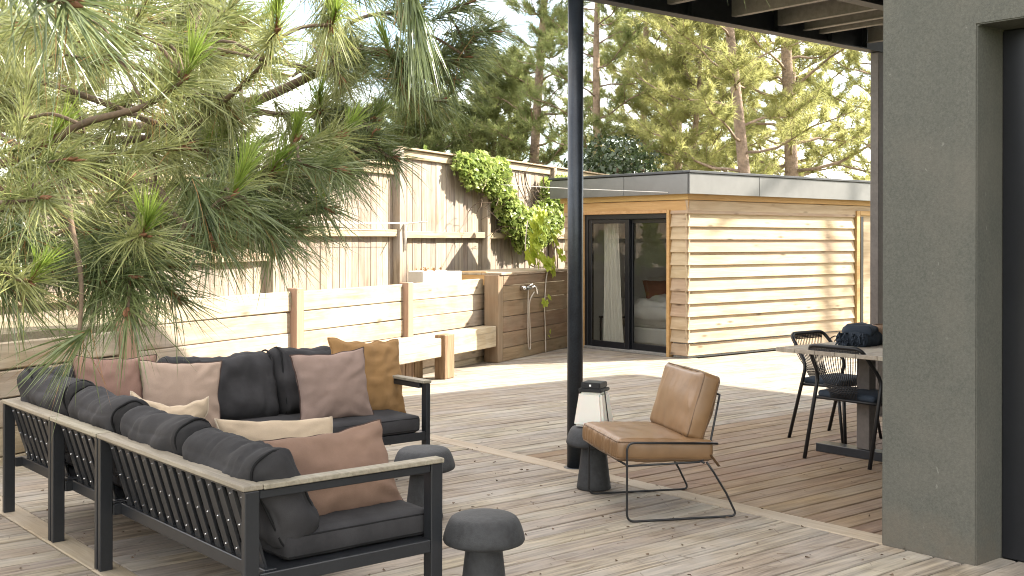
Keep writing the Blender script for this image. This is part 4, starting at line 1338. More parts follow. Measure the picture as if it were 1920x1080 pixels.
PINES = [
    # label, u, v, h, trunk r, z0, crown start, spread, limbs, mat, lean
    ('sturdy pine with a thick bare trunk and long crooked limbs right above the cabin roof', 19.95, 14.75, 12.5, .155, .6, .13, 2.7, 30, 0, (-.5, .3)),
    ('pine with a sunlit reddish leaning trunk left of the sturdy pine', 17.6, 14.1, 11.5, .125, .6, .16, 2.2, 26, 0, (-.9, .2)),
    ('slim pine with a straight thin trunk just behind the steel post', 18.2, 18.75, 13.0, .10, .6, .10, 2.3, 34, 1, (.2, .2)),
    ('tall dense pine to the left of the steel post, against the sky', 18.95, 21.9, 14.5, .13, .6, .06, 1.9, 40, 1, (.3, -.2)),
    ('broad dark green pine standing low over the fence cap', 17.5, 24.9, 5.0, .11, .6, .10, 2.2, 30, 1, (0, .2)),
    ('small rounded pine at the left end of the pines above the fence', 18.9, 29.5, 5.0, .10, .6, .12, 2.2, 28, 1, (0, 0)),
    ('yellow green pine filling the gap between the post and the leaning trunk', 22.0, 19.9, 12.0, .12, .6, .05, 2.8, 38, 0, (0, 0)),
    ('far pine seen between the leaning trunk and the sturdy trunk', 27.5, 20.6, 14.0, .15, .6, .08, 3.0, 34, 0, (.4, 0)),
    ('pale pine at the end of the row next to the house wall', 24.5, 15.2, 12.0, .13, .6, .08, 2.8, 34, 0, (0, 0)),
    ('bushy pine crown low behind the cabin roof and the evergreen bush', 19.6, 17.2, 7.0, .10, .6, .06, 2.3, 32, 0, (0, 0)),
    ('distant pine high behind the slim pine', 29.0, 26.5, 16.0, .16, .6, .10, 3.2, 34, 1, (0, 0)),
    ('distant pine closing the row behind the pale pine', 32.0, 19.5, 15.0, .16, .6, .08, 3.2, 32, 0, (0, 0)),
    ('faint pine far beyond the fence behind the hanging boughs', 15.0, 33.0, 9.0, .13, .6, .10, 2.8, 26, 0, (0, 0)),
    ('lone lime green pine glimpsed through the overhanging boughs', 10.5, 30.5, 7.0, .12, .6, .10, 2.4, 24, 0, (0, 0)),
    ('thin far pine behind the fence at the edge of the overhanging boughs', 4.8, 31.0, 8.0, .12, .6, .10, 2.6, 22, 0, (0, 0)),
]
PINES += [
    ('mid height pine rising between the broad low pine and the tall dense pine', 18.9, 23.5, 6.1, .11, .6, .06, 1.9, 32, 1, (0, 0)),
    ('distant bushy pine between the slim pine and the yellow green pine', 25.5, 24.5, 13.0, .14, .6, .06, 3.2, 36, 0, (0, 0)),
    ('distant pale pine behind the sturdy pine', 30.0, 22.5, 13.0, .15, .6, .06, 3.2, 34, 0, (0, 0)),
    ('distant pine beyond the broad dark green pine', 24.0, 31.5, 5.8, .15, .6, .06, 3.2, 34, 1, (0, 0)),
    ('thin crowned pine behind the house, its shade dappling the cabin boards', 23.6, 6.0, 12.0, .12, .6, .45, 1.8, 5, 0, (0, 0)),
]
for i, (lab, u, v, h, tr, z0, zc, sp, nl, mt, lean) in enumerate(PINES):
    d_ = math.hypot(u, v)
    far_pine(lab, u, v, h, tr, z0, zc, sp, int(nl * 1.7), (M_far, M_far2)[mt], i + 1, lean, nn=34 if d_ < 32 else 26, nw_=.013 if d_ < 30 else .019, bare=.16 if i not in (0, 1) else .34, nlen=.21)

# ------------------------------------------------------------------ the pine whose boughs hang over the sofa
BOUGHS = [
    ([(0.798, 4.407, 1.625), (0.994, 3.984, 1.704), (1.131, 3.676, 1.761), (1.192, 3.43, 1.837), (1.298, 3.212, 1.88), (1.344, 3.044, 1.943)], 0.016, 0.006),
    ([(0.88, 4.859, 1.558), (1.248, 4.294, 1.669), (1.4, 3.777, 1.709), (1.442, 3.483, 1.665), (1.434, 3.229, 1.538), (1.492, 3.051, 1.621)], 0.016, 0.005),
    ([(1.039, 5.117, 2.03), (1.523, 4.325, 1.876), (1.659, 3.822, 1.869), (1.698, 3.53, 1.956), (1.711, 3.259, 2.057)], 0.016, 0.006),
    ([(1.268, 5.707, 2.22), (1.931, 4.896, 1.984), (2.196, 4.416, 2.053), (2.35, 4.028, 2.169), (2.416, 3.778, 2.229), (2.503, 3.511, 2.163), (2.557, 3.336, 2.163)], 0.024, 0.006),
    ([(2.196, 4.416, 2.053), (2.334, 4.171, 2.009), (2.411, 3.847, 1.973), (2.4, 3.661, 1.83), (2.414, 3.585, 1.797)], 0.012, 0.005),
    ([(2.35, 4.028, 2.169), (2.363, 3.887, 2.31), (2.389, 3.736, 2.354), (2.488, 3.524, 2.358)], 0.01, 0.005),
    ([(1.131, 3.676, 1.761), (1.122, 3.358, 1.636), (1.088, 3.192, 1.528), (1.071, 3.075, 1.4), (1.052, 3.026, 1.276), (1.037, 3.012, 1.243)], 0.008, 0.004),
    ([(1.4, 3.777, 1.709), (1.319, 3.324, 1.53), (1.23, 3.138, 1.424), (1.167, 2.996, 1.301)], 0.008, 0.004),
    ([(0.84, 3.593, 1.529), (0.899, 3.283, 1.427), (0.95, 3.111, 1.383)], 0.008, 0.004),
    ([(0.791, 3.893, 1.693), (0.905, 3.408, 1.602), (0.982, 3.084, 1.607)], 0.009, 0.005),
    ([(1.262, 3.632, 1.532), (1.233, 3.266, 1.483), (1.217, 3.019, 1.51)], 0.008, 0.004),
    ([(1.659, 3.822, 1.869), (1.756, 3.611, 1.715), (1.833, 3.418, 1.73), (1.849, 3.339, 1.811)], 0.01, 0.005),
    ([(0.52, 2.558, 2.255), (0.594, 2.237, 2.024), (0.637, 2.071, 1.93), (0.673, 1.976, 1.898)], 0.012, 0.006),
    ([(1.399, 2.608, 2.546), (1.437, 2.316, 2.274), (1.458, 2.169, 2.125), (1.462, 2.101, 2.048)], 0.01, 0.005),
    ([(1.564, 3.251, 2.762), (1.688, 3.018, 2.427), (1.703, 2.875, 2.201), (1.686, 2.825, 2.103)], 0.012, 0.005),
    ([(0.838, 5.025, 2.17), (1.103, 4.284, 2.035), (1.136, 3.866, 1.901)], 0.012, 0.005),
    ([(1.931, 2.556, 2.758), (1.96, 2.272, 2.526), (2.132, 1.999, 2.378), (2.212, 1.868, 2.31)], 0.01, 0.004),
    ([(1.17, 5.268, 2.409), (1.613, 4.641, 2.265), (1.778, 4.244, 2.333), (1.86, 4.045, 2.374)], 0.012, 0.005),
]
TWIGS = [
    [(1.103, 4.284, 2.035), (1.161, 4.242, 2.175), (1.275, 4.185, 2.208)],
    [(1.931, 4.896, 1.984), (1.67, 4.934, 1.822), (1.612, 4.746, 1.809)],
    [(1.136, 3.866, 1.901), (1.23, 3.773, 2.088), (1.351, 3.657, 2.06)],
    [(2.196, 4.416, 2.053), (2.036, 4.48, 1.964), (2.037, 4.406, 1.866)],
    [(1.613, 4.641, 2.265), (1.472, 4.773, 2.11), (1.503, 4.694, 1.981)],
    [(1.613, 4.641, 2.265), (1.379, 4.865, 2.139), (1.301, 4.737, 1.983)],
    [(1.613, 4.641, 2.265), (1.591, 4.875, 2.364), (1.746, 4.913, 2.368)],
    [(1.523, 4.325, 1.876), (1.404, 4.406, 1.875), (1.412, 4.438, 1.791)],
    [(1.523, 4.325, 1.876), (1.489, 4.385, 2.034), (1.581, 4.353, 2.083)],
    [(1.131, 3.676, 1.761), (1.106, 3.611, 1.772), (1.138, 3.565, 1.778)],
    [(1.523, 4.325, 1.876), (1.36, 4.336, 1.896), (1.345, 4.283, 1.988)],
    [(1.136, 3.866, 1.901), (1.114, 3.903, 1.97), (1.152, 3.885, 1.999)],
    [(1.136, 3.866, 1.901), (1.214, 4.007, 1.894), (1.317, 3.993, 1.849)],
    [(1.103, 4.284, 2.035), (1.013, 4.113, 2.134), (1.104, 3.979, 2.182)],
    [(1.136, 3.866, 1.901), (1.119, 3.856, 1.993), (1.166, 3.821, 2.034)],
    [(1.931, 4.896, 1.984), (1.883, 4.848, 1.865), (1.946, 4.789, 1.84)],
    [(1.17, 5.268, 2.409), (1.255, 5.327, 2.267), (1.379, 5.284, 2.245)],
    [(2.196, 4.416, 2.053), (2.091, 4.469, 2.034), (2.058, 4.412, 1.999)],
    [(1.103, 4.284, 2.035), (1.248, 4.174, 2.191), (1.411, 4.042, 2.186)],
    [(1.103, 4.284, 2.035), (0.963, 4.113, 2.143), (1.018, 3.927, 2.173)],
    [(1.17, 5.268, 2.409), (1.434, 5.237, 2.362), (1.618, 5.118, 2.376)],
    [(1.103, 4.284, 2.035), (0.977, 4.09, 2.142), (1.049, 3.899, 2.168)],
    [(1.136, 3.866, 1.901), (1.025, 3.985, 1.905), (1.074, 4.046, 1.969)],
    [(1.659, 3.822, 1.869), (1.536, 3.983, 1.964), (1.485, 4.038, 1.847)],
    [(1.192, 3.43, 1.837), (1.068, 3.554, 1.861), (1.097, 3.586, 1.964)],
    [(1.659, 3.822, 1.869), (1.702, 3.953, 1.789), (1.796, 3.965, 1.826)],
    [(1.136, 3.866, 1.901), (1.125, 3.946, 2.034), (1.196, 3.908, 2.109)],
    [(1.248, 4.294, 1.669), (1.12, 4.499, 1.701), (1.225, 4.579, 1.779)],
    [(2.196, 4.416, 2.053), (2.039, 4.467, 2.045), (2.005, 4.399, 1.974)],
    [(1.17, 5.268, 2.409), (1.288, 5.164, 2.355), (1.4, 5.075, 2.273)],
    [(1.613, 4.641, 2.265), (1.509, 4.796, 2.13), (1.56, 4.788, 1.973)],
    [(1.523, 4.325, 1.876), (1.543, 4.457, 1.941), (1.646, 4.479, 1.956)],
    [(1.778, 4.244, 2.333), (1.965, 4.636, 2.452), (2.176, 4.632, 2.389)],
    [(0.994, 3.984, 1.704), (0.981, 3.901, 1.729), (1.022, 3.837, 1.747)],
    [(1.613, 4.641, 2.265), (1.37, 4.745, 2.368), (1.264, 4.692, 2.237)],
    [(1.344, 3.044, 1.943), (1.367, 3.182, 2.059), (1.479, 3.198, 2.045)],
    [(1.778, 4.244, 2.333), (1.852, 4.451, 2.343), (1.999, 4.444, 2.316)],
    [(1.4, 3.777, 1.709), (1.352, 3.737, 1.75), (1.377, 3.696, 1.766)],
    [(1.659, 3.822, 1.869), (1.708, 3.937, 1.886), (1.779, 3.923, 1.855)],
    [(1.103, 4.284, 2.035), (1.095, 4.437, 2.014), (1.178, 4.459, 1.958)],
    [(1.613, 4.641, 2.265), (1.429, 4.83, 2.311), (1.386, 4.865, 2.151)],
    [(1.442, 3.483, 1.665), (1.423, 3.425, 1.77), (1.482, 3.366, 1.777)],
    [(1.698, 3.53, 1.956), (1.555, 3.607, 1.957), (1.549, 3.62, 2.057)],
    [(1.613, 4.641, 2.265), (1.384, 4.721, 2.371), (1.283, 4.646, 2.264)],
    [(2.196, 4.416, 2.053), (2.192, 4.488, 1.944), (2.251, 4.455, 1.88)],
    [(2.196, 4.416, 2.053), (2.034, 4.602, 2.136), (2.133, 4.669, 2.244)],
    [(1.659, 3.822, 1.869), (1.663, 3.785, 1.826), (1.692, 3.749, 1.801)],
    [(2.196, 4.416, 2.053), (2.154, 4.615, 2.132), (2.274, 4.684, 2.102)],
    [(2.334, 4.171, 2.009), (2.062, 4.261, 1.957), (1.977, 4.117, 2.026)],
    [(2.196, 4.416, 2.053), (1.981, 4.676, 2.098), (2.059, 4.752, 2.283)],
    [(2.411, 3.847, 1.973), (2.426, 4.02, 2.027), (2.534, 4.025, 2.01)],
    [(2.334, 4.171, 2.009), (2.499, 4.427, 2.055), (2.673, 4.367, 2.153)],
    [(2.411, 3.847, 1.973), (2.277, 3.899, 1.995), (2.227, 3.822, 1.979)],
    [(1.698, 3.53, 1.956), (1.715, 3.599, 1.926), (1.767, 3.602, 1.904)],
    [(2.35, 4.028, 2.169), (2.428, 4.398, 2.197), (2.595, 4.414, 2.34)],
    [(1.698, 3.53, 1.956), (1.718, 3.553, 1.942), (1.734, 3.552, 1.918)],
    [(1.659, 3.822, 1.869), (1.701, 3.969, 1.902), (1.795, 3.956, 1.938)],
    [(1.931, 4.896, 1.984), (1.941, 4.802, 1.903), (2.011, 4.758, 1.828)],
    [(2.363, 3.887, 2.31), (2.399, 3.941, 2.285), (2.439, 3.923, 2.273)],
    [(2.334, 4.171, 2.009), (2.52, 4.457, 1.941), (2.736, 4.426, 1.968)],
    [(2.334, 4.171, 2.009), (2.283, 4.149, 1.967), (2.292, 4.111, 1.929)],
    [(2.35, 4.028, 2.169), (2.389, 3.988, 2.145), (2.435, 3.955, 2.129)],
    [(1.86, 4.045, 2.374), (1.792, 3.982, 2.222), (1.868, 3.895, 2.168)],
    [(2.416, 3.778, 2.229), (2.251, 3.772, 2.182), (2.261, 3.713, 2.091)],
    [(1.86, 4.045, 2.374), (1.738, 3.834, 2.209), (1.828, 3.65, 2.246)],
    [(2.196, 4.416, 2.053), (2.307, 4.605, 2.265), (2.498, 4.59, 2.229)],
    [(1.931, 4.896, 1.984), (2.032, 5.0, 1.893), (2.141, 4.958, 1.827)],
    [(1.86, 4.045, 2.374), (1.78, 3.934, 2.251), (1.824, 3.798, 2.225)],
    [(1.849, 3.339, 1.811), (1.958, 3.424, 1.823), (2.059, 3.39, 1.847)],
    [(2.35, 4.028, 2.169), (2.436, 4.224, 2.316), (2.601, 4.191, 2.322)],
    [(2.416, 3.778, 2.229), (2.379, 3.826, 2.226), (2.395, 3.843, 2.197)],
    [(1.659, 3.822, 1.869), (1.548, 3.825, 2.013), (1.585, 3.731, 2.076)],
    [(2.196, 4.416, 2.053), (2.069, 4.455, 1.952), (2.106, 4.429, 1.851)],
    [(2.334, 4.171, 2.009), (2.454, 4.148, 1.945), (2.547, 4.097, 1.861)],
    [(1.442, 3.483, 1.665), (1.499, 3.577, 1.602), (1.587, 3.561, 1.572)],
    [(1.319, 3.324, 1.53), (1.255, 3.345, 1.619), (1.298, 3.322, 1.672)],
    [(1.248, 4.294, 1.669), (1.383, 4.217, 1.573), (1.528, 4.123, 1.545)],
    [(1.523, 4.325, 1.876), (1.492, 4.232, 1.737), (1.556, 4.121, 1.722)],
    [(1.248, 4.294, 1.669), (1.306, 4.273, 1.694), (1.361, 4.243, 1.686)],
    [(1.4, 3.777, 1.709), (1.463, 3.903, 1.601), (1.576, 3.878, 1.597)],
    [(1.756, 3.611, 1.715), (1.835, 3.819, 1.656), (1.97, 3.841, 1.539)],
    [(1.756, 3.611, 1.715), (1.65, 3.637, 1.583), (1.704, 3.584, 1.504)],
    [(1.756, 3.611, 1.715), (1.761, 3.624, 1.673), (1.774, 3.611, 1.638)],
    [(1.262, 3.632, 1.532), (1.13, 3.683, 1.496), (1.081, 3.628, 1.549)],
    [(1.4, 3.777, 1.709), (1.298, 3.912, 1.588), (1.379, 3.909, 1.488)],
    [(1.756, 3.611, 1.715), (1.731, 3.861, 1.591), (1.879, 3.863, 1.488)],
    [(1.523, 4.325, 1.876), (1.623, 4.247, 1.719), (1.729, 4.136, 1.59)],
    [(1.756, 3.611, 1.715), (1.616, 3.669, 1.668), (1.601, 3.611, 1.587)],
    [(1.248, 4.294, 1.669), (1.3, 4.212, 1.712), (1.369, 4.141, 1.705)],
    [(1.248, 4.294, 1.669), (1.255, 4.318, 1.496), (1.329, 4.238, 1.466)],
    [(1.756, 3.611, 1.715), (1.673, 3.652, 1.617), (1.719, 3.622, 1.557)],
    [(0.905, 3.408, 1.602), (0.959, 3.519, 1.581), (1.041, 3.502, 1.581)],
    [(1.434, 3.229, 1.538), (1.448, 3.333, 1.538), (1.506, 3.335, 1.508)],
    [(1.248, 4.294, 1.669), (1.236, 4.445, 1.646), (1.324, 4.455, 1.621)],
    [(1.756, 3.611, 1.715), (1.828, 3.748, 1.656), (1.953, 3.749, 1.626)],
    [(1.659, 3.822, 1.869), (1.814, 3.906, 1.826), (1.951, 3.852, 1.786)],
    [(1.833, 3.418, 1.73), (1.919, 3.526, 1.711), (2.028, 3.518, 1.686)],
    [(1.833, 3.418, 1.73), (1.881, 3.475, 1.711), (1.941, 3.469, 1.714)],
    [(1.833, 3.418, 1.73), (1.689, 3.398, 1.598), (1.701, 3.275, 1.566)],
    [(1.849, 3.339, 1.811), (1.803, 3.202, 1.737), (1.873, 3.09, 1.714)],
    [(1.833, 3.418, 1.73), (1.854, 3.465, 1.585), (1.951, 3.449, 1.576)],
    [(1.833, 3.418, 1.73), (1.715, 3.342, 1.634), (1.76, 3.261, 1.551)],
    [(1.833, 3.418, 1.73), (1.717, 3.493, 1.644), (1.715, 3.434, 1.556)],
    [(2.4, 3.661, 1.83), (2.228, 3.735, 1.794), (2.164, 3.633, 1.771)],
    [(1.833, 3.418, 1.73), (1.655, 3.421, 1.7), (1.649, 3.369, 1.596)],
    [(1.756, 3.611, 1.715), (1.848, 3.902, 1.771), (2.034, 3.883, 1.718)],
    [(1.23, 3.138, 1.424), (1.27, 3.156, 1.456), (1.309, 3.138, 1.463)],
    [(1.23, 3.138, 1.424), (1.154, 3.16, 1.407), (1.149, 3.128, 1.37)],
    [(1.23, 3.138, 1.424), (1.18, 3.188, 1.415), (1.154, 3.166, 1.385)],
    [(1.262, 3.632, 1.532), (1.158, 3.604, 1.457), (1.186, 3.537, 1.412)],
    [(1.23, 3.138, 1.424), (1.19, 3.105, 1.397), (1.202, 3.066, 1.396)],
    [(0.899, 3.283, 1.427), (0.942, 3.381, 1.431), (1.009, 3.369, 1.415)],
    [(2.35, 4.028, 2.169), (2.544, 4.112, 2.215), (2.716, 4.063, 2.172)],
    [(2.557, 3.336, 2.163), (2.562, 3.343, 2.223), (2.599, 3.326, 2.248)],
    [(2.503, 3.511, 2.163), (2.558, 3.684, 2.044), (2.696, 3.673, 2.046)],
    [(2.503, 3.511, 2.163), (2.517, 3.495, 2.197), (2.543, 3.475, 2.201)],
    [(2.503, 3.511, 2.163), (2.457, 3.61, 2.156), (2.397, 3.593, 2.182)],
    [(2.503, 3.511, 2.163), (2.52, 3.486, 2.184), (2.538, 3.457, 2.189)],
    [(2.416, 3.778, 2.229), (2.777, 3.941, 2.17), (2.968, 3.881, 2.262)],
    [(2.416, 3.778, 2.229), (2.569, 3.822, 2.227), (2.689, 3.772, 2.178)],
    [(2.503, 3.511, 2.163), (2.422, 3.57, 2.13), (2.43, 3.567, 2.063)],
    [(2.416, 3.778, 2.229), (2.415, 3.744, 2.203), (2.438, 3.721, 2.206)],
    [(2.411, 3.847, 1.973), (2.342, 3.923, 1.926), (2.337, 3.943, 1.838)],
    [(2.411, 3.847, 1.973), (2.317, 3.889, 1.964), (2.312, 3.959, 1.93)],
    [(2.411, 3.847, 1.973), (2.428, 3.819, 1.955), (2.446, 3.795, 1.964)],
    [(2.4, 3.661, 1.83), (2.293, 3.723, 1.804), (2.274, 3.683, 1.739)],
    [(1.613, 4.641, 2.265), (1.399, 4.695, 2.26), (1.352, 4.595, 2.343)],
    [(1.711, 3.259, 2.057), (1.621, 3.532, 2.156), (1.756, 3.573, 2.296)],
    [(1.298, 3.212, 1.88), (1.219, 3.283, 2.046), (1.307, 3.249, 2.13)],
    [(1.86, 4.045, 2.374), (1.855, 4.135, 2.315), (1.923, 4.15, 2.308)],
    [(1.613, 4.641, 2.265), (1.365, 4.741, 2.344), (1.3, 4.596, 2.419)],
    [(1.564, 3.251, 2.762), (1.349, 3.591, 2.592), (1.411, 3.611, 2.382)],
    [(1.86, 4.045, 2.374), (1.933, 3.997, 2.318), (2.007, 3.935, 2.289)],
    [(1.686, 2.825, 2.103), (1.496, 2.84, 2.031), (1.452, 2.716, 2.044)],
    [(1.344, 3.044, 1.943), (1.234, 3.125, 2.088), (1.26, 3.045, 2.184)],
    [(1.86, 4.045, 2.374), (1.591, 3.861, 2.426), (1.64, 3.68, 2.322)],
    [(1.688, 3.018, 2.427), (1.365, 3.257, 2.306), (1.216, 3.106, 2.248)],
    [(1.86, 4.045, 2.374), (1.523, 4.092, 2.276), (1.437, 3.928, 2.394)],
    [(1.298, 3.212, 1.88), (1.206, 3.36, 2.132), (1.012, 3.386, 2.095)],
    [(1.711, 3.259, 2.057), (1.363, 3.454, 2.093), (1.365, 3.513, 2.305)],
    [(2.488, 3.524, 2.358), (2.216, 3.468, 2.357), (2.218, 3.292, 2.39)],
    [(2.557, 3.336, 2.163), (2.28, 3.371, 2.248), (2.242, 3.203, 2.33)],
    [(2.557, 3.336, 2.163), (2.466, 3.325, 2.315), (2.494, 3.221, 2.343)],
    [(1.688, 3.018, 2.427), (1.8, 3.078, 2.351), (1.922, 3.057, 2.298)],
    [(1.688, 3.018, 2.427), (1.751, 3.095, 2.324), (1.853, 3.076, 2.265)],
    [(0.899, 3.283, 1.427), (0.927, 3.257, 1.379), (0.965, 3.228, 1.341)],
    [(1.088, 3.192, 1.528), (1.03, 3.279, 1.455), (1.076, 3.266, 1.395)],
    [(1.434, 3.229, 1.538), (1.355, 3.295, 1.406), (1.41, 3.249, 1.325)],
    [(1.233, 3.266, 1.483), (1.189, 3.303, 1.418), (1.216, 3.28, 1.376)],
    [(0.905, 3.408, 1.602), (0.939, 3.482, 1.533), (0.992, 3.466, 1.468)],
    [(1.833, 3.418, 1.73), (1.759, 3.395, 1.712), (1.765, 3.344, 1.704)],
    [(1.492, 3.051, 1.621), (1.515, 3.169, 1.631), (1.578, 3.174, 1.682)],
    [(1.833, 3.418, 1.73), (1.925, 3.44, 1.643), (2.02, 3.392, 1.597)],
    [(1.833, 3.418, 1.73), (1.732, 3.334, 1.545), (1.788, 3.195, 1.532)],
    [(1.492, 3.051, 1.621), (1.603, 3.147, 1.585), (1.688, 3.148, 1.49)],
    [(1.492, 3.051, 1.621), (1.432, 3.097, 1.558), (1.451, 3.085, 1.491)],
    [(1.23, 3.138, 1.424), (1.307, 3.184, 1.436), (1.368, 3.153, 1.422)],
    [(1.122, 3.358, 1.636), (1.059, 3.305, 1.712), (1.099, 3.247, 1.721)],
    [(2.4, 3.661, 1.83), (2.347, 3.672, 1.87), (2.35, 3.638, 1.896)],
    [(2.557, 3.336, 2.163), (2.578, 3.303, 2.251), (2.639, 3.268, 2.256)],
    [(2.503, 3.511, 2.163), (2.535, 3.488, 2.103), (2.579, 3.447, 2.095)],
    [(0.899, 3.283, 1.427), (0.935, 3.344, 1.484), (0.997, 3.332, 1.513)],
    [(1.319, 3.324, 1.53), (1.279, 3.37, 1.523), (1.228, 3.4, 1.514)],
    [(1.698, 3.53, 1.956), (1.689, 3.727, 2.046), (1.787, 3.716, 2.146)],
    [(1.778, 4.244, 2.333), (1.522, 4.18, 2.283), (1.525, 4.063, 2.143)],
    [(2.4, 3.661, 1.83), (2.236, 3.77, 1.799), (2.146, 3.678, 1.79)],
]
